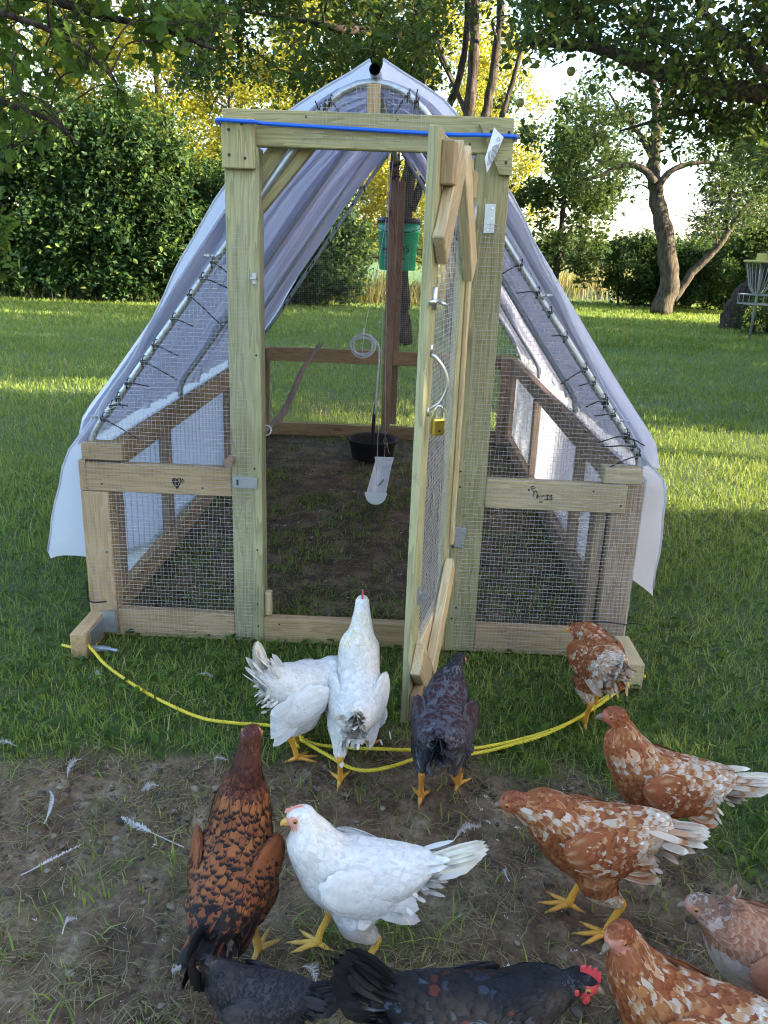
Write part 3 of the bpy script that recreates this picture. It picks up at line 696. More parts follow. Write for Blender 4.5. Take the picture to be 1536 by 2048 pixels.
# green bucket hanging on the back post
m = mat('green_plastic'); tc = N(m, 'TexCoord'); nz = N(m, 'TexNoise', Vector=tc.outputs['Object'], Scale=14.0, Detail=4.0)
GREENP = finish(m, N(m, 'BsdfPrincipled', Base__Color=mixc(m, nz.outputs[0], (.004, .32, .16), (.01, .46, .25)), Roughness=.35))
bcx, bcy, bz = -.085, 5.79, 1.145
bucket = empty('bucket', (bcx, bcy, bz), 'green plastic bucket with black rim hanging on the back post', 'bucket')
mesh_obj('bucket_body', lathe([(0, .0), (.120, .0), (.1245, .006), (.138, .235), (.143, .237), (.143, .266), (.139, .268), (.1405, .315), (.134, .315), (.118, .01), (0, .008)], 40, (bcx, bcy, bz)), GREENP, bucket, smooth=True)
mesh_obj('bucket_lid', merge([lathe([(.1415, .300), (.147, .302), (.147, .335), (.142, .338), (0, .338)], 40, (bcx, bcy, bz)), tube(np.array([(bcx+.1475*math.cos(a), bcy+.1475*math.sin(a), bz+.318) for a in np.linspace(0, 6.283, 33)]), .004, 5)]), BLACKP, bucket, smooth=True)
th = np.linspace(-.15, np.pi+.15, 22)
mesh_obj('bail_handle', tube(np.stack([bcx+.15*np.cos(th), bcy-.02-.13*np.abs(np.sin(th))**.8*.0-.02+0*th, bz+.29-.05*np.sin(th)], 1) + np.stack([0*th, -.11*np.sin(th)-.0, 0*th], 1), .003, 6), BLACKP, bucket)
def text_mesh(txt, size):
    c = bpy.data.curves.new('txt', 'FONT'); c.body = txt; c.size = size; c.align_x = 'RIGHT'; c.extrude = 0; c.resolution_u = 3
    o = bpy.data.objects.new('txt', c); COL.objects.link(o); dg = bpy.context.evaluated_depsgraph_get()
    me = bpy.data.meshes.new_from_object(o.evaluated_get(dg)); bpy.data.objects.remove(o)
    V = np.array([v.co[:] for v in me.vertices]); F = [tuple(p.vertices) for p in me.polygons]
    return V, F
def wrap(V, a0, z0):   # onto the bucket wall, a0 angle of the text's right end
    z = z0+V[:, 1]; r = .125+.0135*(z-bz)/.235+.0016; a = a0 + V[:, 0]/r
    return np.stack([bcx+r*np.cos(a), bcy+r*np.sin(a), z], 1)
V, F = text_mesh('RDS', .062)
mesh_obj('bucket_print', (wrap(V*np.array([1.2, 1, 1]), -math.pi/2+.62, bz+.122), F), INK, bucket)
for a, b, z0, h in ((-.1, .58, .112, .006), (.05, .2, .095, .007), (.02, .36, .078, .006), (.08, .38, .070, .006), (-.85, -.45, .125, .03), (-.85, -.4, .112, .005), (-.8, -.5, .075, .006)):
    al = np.linspace(a, b, 8); V = np.concatenate([np.stack([al*.13, np.full(8, z0)], 1), np.stack([al*.13, np.full(8, z0+h*.6)], 1)])
    W = wrap(V, -math.pi/2, bz); jj = np.arange(7)
    mesh_obj('bucket_print', (W, [np.stack([jj, jj+1, jj+9, jj+8], 1)]), INK, bucket)
# red cord on the back post
RED = simple('red_cord', (.30, .03, .02), .7)
mesh_obj('red_cord', tube(smooth_path([(-.13, 5.525, 1.50), (-.122, 5.52, 1.44), (-.106, 5.52, 1.40), (-.106, 5.52, 1.33), (-.094, 5.52, 1.30)], 5), .0022, 5), RED, coop)

# blue bungee cord round the header with its paper tag
BLUE = simple('blue_bungee', (.005, .11, .62), .45, 0, .15, 80, .1)
cord = empty('bungee_cord', (-.13, 2.37, 1.55), 'blue elastic cord stretched across the wooden header beam', 'cord')
P = smooth_path([(-.5345, 2.45, 1.572), (-.541, 2.40, 1.578), (-.535, 2.366, 1.580), (-.48, 2.3645, 1.5785), (-.43, 2.3645, 1.5775), (-.40, 2.385, 1.577), (-.12, 2.3885, 1.571), (.10, 2.3885, 1.5665), (.165, 2.366, 1.565), (.258, 2.364, 1.564), (.273, 2.38, 1.5635), (.272, 2.45, 1.562)], 6)
mesh_obj('elastic', tube(P, .0052, 10), BLUE, cord, smooth=True)
TAGM = simple('paper_tag', (.74, .73, .72), .6, 0, .05, 20, .02)
q = np.array([(.2095, 2.357, 1.584), (.2195, 2.354, 1.5735), (.236, 2.352, 1.560), (.190, 2.350, 1.506), (.198, 2.350, 1.470), (.222, 2.351, 1.520)])
V = np.concatenate([q, q+np.array([0, .0015, 0])])
tg = mesh_obj('paper_tag', (V, [np.array([(0, 3, 2, 1), (3, 4, 5, 2), (6, 7, 8, 9), (9, 8, 11, 10)]), ]), TAGM, cord)
u = (q[2]-q[3]); u /= np.linalg.norm(u); 
for k_ in range(8):
    a = q[3]+(q[5]-q[3])*(.12+.1*k_)+np.array([.0, -.0012, 0]); b = a + (q[2]-q[5])*np.array([.7, .7, .7])*(.95 if k_ > 1 else .6)
    a2 = a+(q[4]-q[3])*.55; 
    mesh_obj('printed_line', tube(np.array([a2, b]), .0005, 4), INK, tg)
mesh_obj('printed_ring', tube(np.array([(.2225+.0042*math.cos(t), 2.3495, 1.5535+.0042*math.sin(t)) for t in np.linspace(0, 6.283, 13)]), .0005, 4), INK, tg)

# yellow ropes on the grass, three twisted strands each
YEL = simple('yellow_rope', (.62, .50, .03), .5, 0, .2, 60, .2)
def rope(name, P, r, label, parent_loc, ends=True):
    e = empty(name, parent_loc, label, 'rope')
    for nm, pts in P:
        Q = smooth_path(pts, 14); s = np.concatenate([[0], np.cumsum(np.linalg.norm(np.diff(Q, axis=0), axis=1))])
        n = int(s[-1]/.006); t = np.linspace(0, s[-1], n); Q = np.stack([np.interp(t, s, Q[:, i]) for i in range(3)], 1)
        T, A, Bv = frames(Q); parts = []
        for k_ in range(3):
            ph = t/.034*2*np.pi + k_*2.094
            parts.append(tube(Q + r*.52*(np.cos(ph)[:, None]*A+np.sin(ph)[:, None]*Bv), r*.56, 5))
        mesh_obj(nm, merge(parts), YEL, e, smooth=True)
    return e
FWn, XAn, YAn = np.array(FW), np.array(XA), np.array(YA)
def G_(px, py, z=.026):
    """the point at height z on the sight line through photo position px, py"""
    d = FWn+(px-768)/1600*XAn+(py-1024)/1600*YAn; return tuple(np.array(CAM_POS)+d*((z-CAM_POS.z)/d[2]))
rope('rope', [('strand', [G_(125, 1290, .03), G_(150, 1294, .04), (-.985, 2.262, .05), G_(185, 1300, .04), G_(212, 1330), G_(262, 1366), G_(320, 1400), G_(400, 1435), G_(470, 1446), G_(532, 1450), G_(575, 1458), G_(598, 1470)]),
              ('loose_end', [(-.982, 2.285, .09), (-.985, 2.275, .06), (-.99, 2.262, .04)])], .0050, 'frayed yellow rope running from the left skid of the coop to the hens', (-.9, 2.2, 0))
rope('rope', [('strand', [(.775, 2.20, .05), G_(1268, 1348, .04), G_(1258, 1368), G_(1200, 1402), G_(1150, 1440, .03), G_(1060, 1474), G_(940, 1498), G_(830, 1500), G_(760, 1498), G_(690, 1495), G_(630, 1488), G_(600, 1470, .036), G_(625, 1450, .03), G_(640, 1432, .03), G_(632, 1428, .03), G_(590, 1455, .03), G_(588, 1480, .03), G_(596, 1494, .03)]),
              ('strand', [G_(1262, 1360, .036), G_(1195, 1412, .03), G_(1100, 1465, .03), G_(1000, 1496), G_(940, 1508), G_(880, 1512), G_(830, 1518), G_(790, 1531), G_(740, 1541), G_(700, 1535), G_(655, 1510), G_(620, 1490, .028), G_(600, 1478, .034)])], .0050, 'doubled yellow rope looping from the right skid across the grass', (.7, 2.1, 0))
# ------------------------------------------------------------------ vegetation
FWn, XAn, YAn = np.array(FW), np.array(XA), np.array(YA)
def at(px, py, Y):
    """the point at distance Y (metres ahead) on the sight line through photo position px, py"""
    d = FWn + (float(px)-768)/1600*XAn + (float(py)-1024)/1600*YAn; return np.array(CAM_POS) + d*(Y/d[1])
def leafmat(name, stops, tcol, fac=.5, rough=.45):
    m = mat(name); a = N(m, 'Attribute', _attribute_name='rnd')
    c = ramp(m, a.outputs['Fac'], stops)
    p = N(m, 'BsdfPrincipled', Base__Color=c.outputs[0], Roughness=rough); p.inputs['Specular IOR Level'].default_value = .14
    tc = mixc(m, .6, c.outputs[0], tcol); t = N(m, 'BsdfTranslucent', Color=tc)
    return finish(m, N(m, 'MixShader', Fac=fac, i1=p.outputs[0], i2=t.outputs[0]))
L_CREEP = leafmat('creeper_leaf', [(0, (.016, .040, .016)), (.5, (.030, .066, .022)), (.82, (.055, .10, .028)), (1, (.13, .18, .035))], (.10, .16, .03), .34)  # last yellow-green stop paints highlights onto some leaves
L_YEL = leafmat('sun_tinted_leaf', [(0, (.085, .12, .022)), (.5, (.16, .19, .03)), (1, (.27, .26, .035))], (.60, .52, .05), .55)  # raised and yellowed, sunlight is put into the leaf colour
L_APPLE = leafmat('apple_leaf', [(0, (.022, .045, .014)), (.6, (.045, .080, .020)), (.93, (.075, .11, .025)), (1, (.16, .12, .03))], (.14, .19, .03), .42)
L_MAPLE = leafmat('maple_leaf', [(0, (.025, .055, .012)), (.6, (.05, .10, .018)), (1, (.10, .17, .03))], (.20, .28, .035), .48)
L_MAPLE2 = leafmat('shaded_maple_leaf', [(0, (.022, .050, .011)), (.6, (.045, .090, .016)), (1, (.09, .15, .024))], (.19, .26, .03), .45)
L_OAK = leafmat('oak_leaf', [(0, (.022, .048, .018)), (.6, (.040, .078, .024)), (1, (.085, .10, .03))], (.12, .17, .03), .4)
L_SPRUCE = leafmat('spruce_needle', [(0, (.016, .034, .028)), (.6, (.030, .055, .042)), (1, (.05, .075, .05))], (.05, .08, .04), .2)
L_HEDGE = leafmat('arborvitae_leaf', [(0, (.018, .035, .014)), (1, (.045, .07, .02))], (.06, .09, .02), .25)
L_FAR = leafmat('distant_leaf', [(0, (.05, .08, .04)), (1, (.10, .13, .06))], (.14, .17, .06), .4)
def barkmat(name, a, b):
    m = mat(name); tc = N(m, 'TexCoord'); mp = N(m, 'Mapping', Vector=tc.outputs['Object']); mp.inputs['Scale'].default_value = (14, 14, 3.2)
    n = N(m, 'TexNoise', Vector=mp, Scale=1.4, Detail=7.0, Roughness=.7)
    c = ramp(m, n.outputs[0], [(.36, a), (.56, b), (.72, [x*1.7 for x in b])])
    p = N(m, 'BsdfPrincipled', Base__Color=c.outputs[0], Roughness=.92); p.inputs['Specular IOR Level'].default_value = .15
    m.node_tree.links.new(bump(m, n.outputs[0], .9, .05).outputs[0], p.inputs['Normal'])
    return finish(m, p)
BARK = barkmat('grey_bark', (.030, .024, .020), (.095, .078, .062))
BARK2 = barkmat('dark_bark', (.020, .016, .014), (.060, .048, .040))

def rotm(n, r, tilt):
    """random leaf frames: direction d, side s, normal nn; tilt 0 flat .. 1 any"""
    nn = r.normal(size=(n, 3))*tilt + np.array([0, 0, 1.0]); nn /= np.linalg.norm(nn, axis=1)[:, None]
    d = r.normal(size=(n, 3)); d[:, 2] -= .35; d -= nn*(d*nn).sum(1)[:, None]; d /= np.linalg.norm(d, axis=1)[:, None]+1e-9
    return d, np.cross(nn, d), nn
def leaf_mesh(name, P, size, r, tilt=.8, ratio=.55, shape='dia', material=None, rnd=None):
    n = len(P); d, s, nn = rotm(n, r, tilt); size = np.broadcast_to(size, (n,))*r.uniform(.65, 1.25, n)
    L = size[:, None]; Wd = (size*ratio/2)[:, None]
    if shape == 'dia':
        V = np.stack([P, P+d*L*.45+s*Wd+nn*L*.10, P+d*L-nn*L*.06, P+d*L*.45-s*Wd+nn*L*.10], 1)
        f = np.array([(0, 1, 2), (0, 2, 3)])
    elif shape == 'point':
        V = np.stack([P, P+d*L*.22+s*Wd*.8+nn*L*.06, P+d*L*.55+s*Wd*.85+nn*L*.06, P+d*L-nn*L*.10, P+d*L*.55-s*Wd*.85+nn*L*.06, P+d*L*.22-s*Wd*.8+nn*L*.06, P+d*L*.45], 1)
        f = np.array([(0, 1, 6), (1, 2, 6), (2, 3, 6), (3, 4, 6), (4, 5, 6), (5, 0, 6)])
    elif shape == 'maple':   # three lobes
        q = [(0, 0), (.15, .55), (.42, .95), (.48, .42), (.72, .48), (1, 0), (.72, -.48), (.48, -.42), (.42, -.95), (.15, -.55)]
        V = np.stack([P+d*L*a+s*Wd*b*1.25+nn*L*(.07*abs(b)-.10*a*a) for a, b in q], 1)
        f = np.array([(0, 1, 3), (1, 2, 3), (0, 3, 5), (3, 4, 5), (0, 5, 7), (5, 6, 7), (0, 7, 9), (7, 8, 9)])
    k = V.shape[1]; F = (f[None]+np.arange(n)[:, None, None]*k).reshape(-1, 3)
    rn = r.random(n) if rnd is None else rnd
    return np_mesh(name, V.reshape(-1, 3), [F], material, attrs={'rnd': np.repeat(rn, k)})
def nearest_on(paths, q, down=.0):
    best = None
    for P, rad in paths:
        dist = np.linalg.norm(P-q, axis=1) + np.maximum(0, P[:, 2]-q[2]+down)*1.5
        i = int(dist.argmin())
        if best is None or dist[i] < best[0]: best = (dist[i], P[i], rad[i])
    return best
def tree(name, label, base, stems, crowns, leaf, bark, r_seed, lsize, per=120, clump=.40, shape='dia', ratio=.55, tilt=.8, group=None, cat='tree', branch_r=.02, extra=None, twigs=4, fill=None, flat=1.0):
    """stems: list of (points, r0, r1); crowns: list of (centre, radii, n) ellipsoids of clumps, or ('pts', array)"""
    r = np.random.default_rng(r_seed)
    e = empty(name, base, label, cat, group)
    parts, paths = [], []
    for pts, r0, r1 in stems:
        P = smooth_path(pts, 6); k = len(P); rad = np.linspace(r0, r1, k)*(1+.06*np.sin(np.arange(k)*1.7+r.random()*6))
        P = P + np.stack([r.normal(size=k), r.normal(size=k), np.zeros(k)], 1)*r0*.06
        parts.append(tube(P, rad, 12)); paths.append((P, rad))
    cl = []
    for c in crowns:
        if c[0] == 'pts': cl.append(np.asarray(c[1], float)); continue
        cen, rad, n = c
        d = r.normal(size=(n, 3)); d /= np.linalg.norm(d, axis=1)[:, None]
        cl.append(np.array(cen)+d*np.array(rad)*(r.uniform(.25, 1, n)**.5)[:, None])
    cl = np.concatenate(cl); cl[:, 2] = np.maximum(cl[:, 2], .25)
    LP = []
    limbs = list(paths)
    order = np.argsort([nearest_on(paths, q)[0] for q in cl])
    for i in order:
        q = cl[i]; dist, a, ra = nearest_on(limbs, q, .2)
        midp = (a+q)/2 + np.array([r.normal()*.12, r.normal()*.12, .10+.12*r.random()])*min(1.5, dist)
        P = smooth_path([a, midp, q], 5); rb = min(branch_r*(.5+.5*min(2, dist)), ra*.75+.002)
        rad = np.linspace(rb, .004, len(P)); parts.append(tube(P, rad, 5, caps=False)); limbs.append((P, rad))
        for _ in range(twigs):
            dv = r.normal(size=3); dv /= np.linalg.norm(dv); dv[2] *= flat
            tip = q+dv*clump*r.uniform(.6, 1.3); P2 = smooth_path([q, (q+tip)/2+r.normal(size=3)*.04, tip], 3)
            parts.append(tube(P2, np.linspace(.004, .0015, len(P2)), 3, caps=False))
            m_ = max(1, int(per/max(1, twigs))); t = r.random(m_)**.7
            LP.append(q+(tip-q)*t[:, None]+r.normal(size=(m_, 3))*clump*.28*np.array([1, 1, flat]))
    mesh_obj('trunk', merge(parts), bark, e, smooth=True)
    LP = np.concatenate(LP); LP = LP[LP[:, 2] > .03]
    o = obj('crown', leaf_mesh('crown', LP - np.array(base), lsize, r, tilt, ratio, shape, leaf), e, WORLD[e.name])
    if extra: extra(e, cl, r)
    return e

# --- tall sunlit trees behind the shrubs
spec = [(-15.5, 27, 9.5, 3.4), (-11.5, 25.5, 10.5, 3.0), (-8.2, 28, 12, 3.4), (-5.2, 25, 9.0, 2.7), (-2.4, 27.5, 11.5, 3.0), (.6, 30, 11.0, 3.0), (-6.5, 33, 14, 4.0), (-13, 34, 14, 4.2), (2.6, 35, 9.0, 2.6)]
lab = ['tall sunlit tree at the far left edge behind the shrubs', 'slim sunlit tree rising behind the left creeper shrub', 'high yellow-green tree behind the middle of the creeper shrubs', 'shorter sunlit tree with low foliage left of the coop roof', 'high sunlit tree just left of the coop peak', 'sunlit tree seen behind the trunks above the coop', 'tallest pale tree in the back row behind the coop', 'tall pale back-row tree at far left', 'small distant sunlit tree behind the multi-stemmed trunks']
for i, (x, y, h, w) in enumerate(spec):
    tree('sunlit_tree', lab[i], (x, y, 0), [([(x, y, 0), (x+.1, y, h*.3), (x-.1, y+.1, h*.6), (x, y, h*.92)], .17, .03)],
         [((x, y, h*.60), (w*1.1, w, h*.42), 70), ((x, y-.6, h*.25), (w*1.05, w*.7, h*.22), 34)], L_YEL, BARK, 100+i, .150, 230, .66, group='trees behind the shrubs', branch_r=.035)

# --- creeper covered shrubs along the left edge of the lawn
spec = [(-10.6, 18.6, 3.2, 1.7), (-8.2, 18.9, 3.7, 1.7), (-6.3, 18.7, 4.1, 1.6), (-4.4, 19.2, 2.9, 1.4), (-2.6, 20.0, 2.6, 1.3)]
lab = ['dark creeper shrub at the left edge of the lawn', 'dark leafy shrub second from the left lawn edge', 'tallest dark creeper-covered shrub left of the coop', 'low dark creeper shrub partly behind the white tarp', 'dark shrub seen through the back mesh of the coop']
for i, (x, y, h, w) in enumerate(spec):
    tree('creeper_shrub', lab[i], (x, y, 0), [([(x+dx, y+.3, 0), (x+dx*1.4, y+.2, h*.4), (x+dx*.7, y, h*.8)], .04, .012) for dx in (-.7, -.2, .35, .8)],
         [((x, y, h*.56), (w*1.08, .9, h*.47), 74), ((x, y-.35, h*.3), (w*1.1, .6, h*.24), 22), ((x, y-.45, .3), (w*1.1, .45, .25), 16), ((x, y+.1, h*.62), (w*1.35, 1.1, h*.56), 20)], L_CREEP, BARK2, 200+i, .125, 205, .46, 'point', .62, .9, group='creeper shrubs along the lawn', cat='shrub', branch_r=.018)

# --- multi-stemmed trees behind the coop
Y = 11.76
def A_(lst, Y): return [tuple(at(a, b, Y)) for a, b in lst]
s1 = A_([(807, 690), (802, 560), (812, 400), (835, 200), (838, 60), (830, -120), (840, -300)], Y)
s2 = A_([(822, 420), (838, 380), (880, 260), (920, 150), (935, 40), (930, -100)], Y)
cr = [at(px, py, Yc) for px, py, Yc in zip(*(lambda r, n: (r.uniform(360, 900, n), r.uniform(-260, 165, n), r.uniform(8.3, 12.0, n)))(np.random.default_rng(31), 120))]
cr = [c for c in cr if not (c[2] < 3.35 and abs(c[0]) < .0)]
s3 = A_([(834, 130), (790, 150), (720, 150), (640, 165), (560, 140)], 10.9)
s3[0] = s1[3]
s4 = [s1[4]] + A_([(700, 60), (600, 40), (480, 20)], 10.2)
tree('multi_stem_tree', 'dark leaning tree rising straight behind the coop', s1[0], [(s1, .13, .04), (s2, .065, .03), (s3, .05, .015), (s4, .06, .018)], [('pts', cr)], L_APPLE, BARK2, 41, .080, 120, .34, 'point', .6, branch_r=.03)
Y = 12.9
b1 = A_([(905, 640), (915, 400), (938, 230), (948, 100), (950, -60), (945, -260)], Y); b2 = A_([(915, 480), (945, 330), (972, 230), (990, 120), (1003, 0), (1010, -200)], Y)
b3 = A_([(918, 470), (965, 330), (1003, 235), (1030, 145), (1050, 70), (1075, -40)], Y); b4 = A_([(938, 240), (900, 150), (870, 60), (860, -60)], Y)
cr = [at(px, py, Yc) for px, py, Yc in zip(*(lambda r, n: (r.uniform(860, 1130, n), r.uniform(-330, 75, n), r.uniform(10.5, 13.5, n)))(np.random.default_rng(33), 46))]
b0 = np.array(b1[0]); b0[2] = 0
b1[0] = tuple(b0)
tree('multi_stem_tree', 'several grey stems showing right of the coop peak', tuple(b0), [(b1, .11, .05), (b2, .085, .045), (b3, .05, .022), (b4, .04, .015)], [('pts', cr)], L_APPLE, BARK, 43, .080, 110, .34, 'point', .6, branch_r=.03)

# --- apple tree at the right whose limbs reach into the top of the view
Y = 6.6
l1 = A_([(1900, 330), (1700, 230), (1536, 190), (1400, 172), (1290, 132), (1200, 97), (1120, 88), (1060, 84)], Y)
l2 = A_([(1700, 235), (1540, 232), (1400, 222), (1300, 245), (1240, 262)], Y+.4)
l3 = A_([(1560, 190), (1500, 110), (1440, 60), (1400, 10), (1380, -80)], Y-.3)
l4 = A_([(1400, 172), (1330, 90), (1250, 30), (1200, -40)], Y+.3)
l5 = A_([(1200, 97), (1150, 40), (1130, -30)], Y-.1)
rA = np.random.default_rng(51)
cr = [at(rA.uniform(1060, 1640), rA.uniform(-140, 105), rA.uniform(5.9, 7.6)) for _ in range(74)] + [at(rA.uniform(1330, 1640), rA.uniform(110, 215), rA.uniform(6.0, 7.4)) for _ in range(12)] + [at(rA.uniform(1240, 1540), rA.uniform(215, 290), rA.uniform(6.6, 7.2)) for _ in range(9)]
base = np.array(l1[0]); base[2] = 0
APPLEF = simple('green_apple', (.16, .17, .04), .4, 0, .3, 20, .05)
def apples(e, cl, r):
    for k, (px, py) in enumerate(((1142, 143), (1040, 206), (1305, 122), (1420, 195))):
        c = at(px, py, 6.7)
        mesh_obj('apple', lathe([(0, -.030), (.016, -.029), (.030, -.012), (.033, .004), (.028, .022), (.014, .031), (.005, .027), (0, .024)], 14, tuple(c)), APPLEF, e, smooth=True)
        mesh_obj('apple_stalk', tube(smooth_path([c+(0, 0, .024), c+(.006, .0, .06), c+(.0, .02, .18)], 4), .002, 4), BARK2, e)
tree('apple_tree', 'near apple tree reaching its dark limb into the top right', tuple(base), [([tuple(base), (base[0]-.1, base[1], 1.0), (l1[0][0], l1[0][1], l1[0][2]-.25), l1[0]], .20, .12), (l1, .10, .018), (l2, .03, .008), (l3, .05, .015), (l4, .035, .01), (l5, .025, .008)],
     [('pts', np.array(cr))], L_APPLE, BARK2, 52, .066, 105, .25, 'point', .62, branch_r=.016, extra=apples, twigs=5)

# --- maple boughs hanging in at the top left
Y = 5.2
t1 = A_([(-420, 200), (-250, 60), (-80, 0), (60, -10), (200, 30), (330, 60), (430, 100)], Y); t2 = A_([(-250, 60), (-100, 150), (20, 210), (100, 240), (160, 290)], Y-.2); t3 = A_([(-80, 0), (100, 60), (190, 120), (235, 170)], Y-.4)
rM = np.random.default_rng(61)
pts = [(20, 40), (90, 15), (170, 25), (250, 15), (330, 30), (400, 60), (450, 30), (60, 95), (140, 90), (215, 95), (300, 105), (20, 160), (90, 175), (170, 150), (238, 175), (20, 235), (75, 250), (10, 300), (130, 60), (350, 75), (15, 110), (280, 60), (200, 45), (50, 50), (410, 10), (30, 200)]
cr = [at(a+rM.normal()*12, b+rM.normal()*10-12, Y+rM.normal()*.35) for a, b in pts] + [at(rM.uniform(-200, 300), rM.uniform(-200, -20), Y+rM.normal()*.4) for _ in range(26)]
base = np.array(t1[0]); base[2] = 0
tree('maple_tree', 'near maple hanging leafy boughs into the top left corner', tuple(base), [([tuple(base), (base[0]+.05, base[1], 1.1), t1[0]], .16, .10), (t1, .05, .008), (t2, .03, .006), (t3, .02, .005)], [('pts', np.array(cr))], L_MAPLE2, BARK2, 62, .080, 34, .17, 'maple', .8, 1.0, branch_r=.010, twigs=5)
# sapling tip at the left edge
base = at(-90, 700, 6.5); base[2] = 0
cr = [at(a, b, 6.5) for a, b in ((8, 470), (-10, 440), (15, 500), (-30, 480), (-50, 420), (-60, 520), (0, 545), (-20, 400))]
tree('maple_sapling', 'bright green sapling leaves poking in at the left edge', tuple(base), [([tuple(base), tuple(at(-70, 560, 6.5)), tuple(at(-40, 470, 6.5))], .02, .006)], [('pts', np.array(cr))], L_MAPLE, BARK2, 63, .09, 26, .12, 'maple', .8, 1.0, branch_r=.006, twigs=4)

# --- trees and shrubs along the right side of the lawn
Y = 21.3
a1 = A_([(1318, 632), (1338, 570), (1330, 470), (1312, 390), (1308, 330), (1312, 230), (1305, 140), (1310, 60)], Y); a2 = A_([(1310, 365), (1285, 338), (1245, 330), (1200, 352), (1165, 360)], Y-.3); a3 = A_([(1345, 600), (1385, 545), (1435, 495), (1470, 440), (1500, 400)], Y)
a4 = A_([(1312, 380), (1345, 340), (1400, 325), (1450, 330)], Y-.2); a5 = A_([(1310, 330), (1280, 270), (1240, 220), (1215, 180)], Y); a6 = A_([(1311, 260), (1350, 200), (1400, 150)], Y)
a1[0] = (a1[0][0], a1[0][1], 0)
rB = np.random.default_rng(71)
cr = [at(rB.uniform(1170, 1560), rB.uniform(130, 300), Y+rB.normal()*1.2) for _ in range(40)] + [at(rB.uniform(1400, 1560), rB.uniform(290, 470), Y+rB.normal()*1.0) for _ in range(28)] + [at(rB.uniform(1150, 1300), rB.uniform(270, 400), Y+rB.normal()*.8) for _ in range(12)]
tree('old_apple_tree', 'old forked apple tree with open crown at the right of the lawn', a1[0], [(a1, .28, .05), (a2, .10, .03), (a3, .12, .05), (a4, .09, .03), (a5, .08, .02), (a6, .06, .02)], [('pts', np.array(cr))], L_OAK, BARK, 72, .115, 95, .50, branch_r=.03, twigs=6)
Y = 17.1
c1 = A_([(1458, 662), (1470, 620), (1500, 575), (1540, 530), (1600, 470), (1640, 400)], Y); c1[0] = (c1[0][0], c1[0][1], 0)
cr = [at(rB.uniform(1480, 1720), rB.uniform(230, 420), Y+rB.normal()*.8) for _ in range(40)]
tree('leaning_tree', 'leaning dark trunk at the right edge behind the disc golf basket', c1[0], [(c1, .23, .11)], [('pts', np.array(cr))], L_APPLE, BARK2, 73, .10, 110, .45, branch_r=.03)
Y = 24.1
d1 = A_([(1103, 612), (1112, 545), (1120, 480), (1128, 400), (1130, 320), (1135, 240)], Y); d1[0] = (d1[0][0], d1[0][1], 0)
cr = [at(1135+rB.normal()*58, rB.uniform(195, 395), Y+rB.normal()*.9) for _ in range(34)] + [at(rB.uniform(1035, 1245), rB.uniform(370, 535), Y+rB.normal()*.8) for _ in range(34)]
tree('oak_tree', 'slender dark-leaved oak just right of the coop roof', d1[0], [(d1, .11, .03)], [('pts', np.array(cr))], L_OAK, BARK2, 74, .14, 150, .46, 'maple', .8, branch_r=.03)
def shrub(name, label, px, py, Y, w, h, seed, leaf=L_CREEP, n=46, ls=.12):
    b = at(px, py, Y); b[2] = 0; x, y = b[0], b[1]
    return tree(name, label, tuple(b), [([(x+dx, y, 0), (x+dx*1.3, y, h*.4), (x+dx, y, h*.75)], .035, .01) for dx in (-w*.4, 0, w*.4)], [((x, y, h*.52), (w, w*.7, h*.46), n)], leaf, BARK2, seed, ls, 190, .36, group='shrubs along the right side', cat='shrub', branch_r=.016)
shrub('round_shrub', 'rounded dark shrub left of the forked apple trunk', 1268, 615, 24.5, 1.15, 2.1, 81)
shrub('round_shrub', 'dark shrub behind the foot of the forked apple trunk', 1375, 620, 25, 1.3, 1.9, 82)
shrub('round_shrub', 'shrub between the forked apple and the leaning trunk', 1440, 622, 24, 1.2, 2.1, 83)
shrub('round_shrub', 'tall shrub filling the right edge behind the disc golf basket', 1530, 630, 22.5, 1.4, 2.6, 84, n=54)
shrub('low_bush', 'low grey-green bush at the right edge beside the basket pole', 1535, 655, 16.0, .55, .55, 85, n=14, ls=.06)
# spruce
def spruce(label, b, h, w, seed):
    e = empty('spruce_tree', tuple(b), label, 'tree'); r = np.random.default_rng(seed); x, y = b[0], b[1]
    parts = [tube(np.array([(x, y, 0), (x, y, h)]), np.array([.16, .02]), 8)]; LP = []
    for z in np.arange(.5, h-.1, .26):
        L = w*(1-z/h)**.85+.1
        for k in range(8):
            a = r.uniform(0, 6.283); Lk = L*r.uniform(.75, 1.1)
            P = smooth_path([(x, y, z), (x+math.cos(a)*Lk*.5, y+math.sin(a)*Lk*.5, z-.10*Lk), (x+math.cos(a)*Lk, y+math.sin(a)*Lk, z-.06*Lk)], 4)
            parts.append(tube(P, np.linspace(.02, .004, len(P)), 4, caps=False))
            m_ = int(70*Lk); t = r.random(m_)**.6; i = (t*(len(P)-1)).astype(int)
            LP.append(P[i]+r.normal(size=(m_, 3))*np.array([.12, .12, .05])*(.5+t[:, None]))
    mesh_obj('trunk', merge(parts), BARK2, e); LP = np.concatenate(LP)
    obj('crown', leaf_mesh('crown', LP-np.array(b), .17, r, .5, .30, 'dia', L_SPRUCE), e, WORLD[e.name])
b = at(1425, 615, 29); b[2] = 0; spruce('blue-green spruce behind the forked apple tree', b, 6.2, 1.9, 91)
b = at(1535, 615, 31); b[2] = 0; spruce('tall spruce at the right edge behind the shrubs', b, 8.5, 2.4, 92)
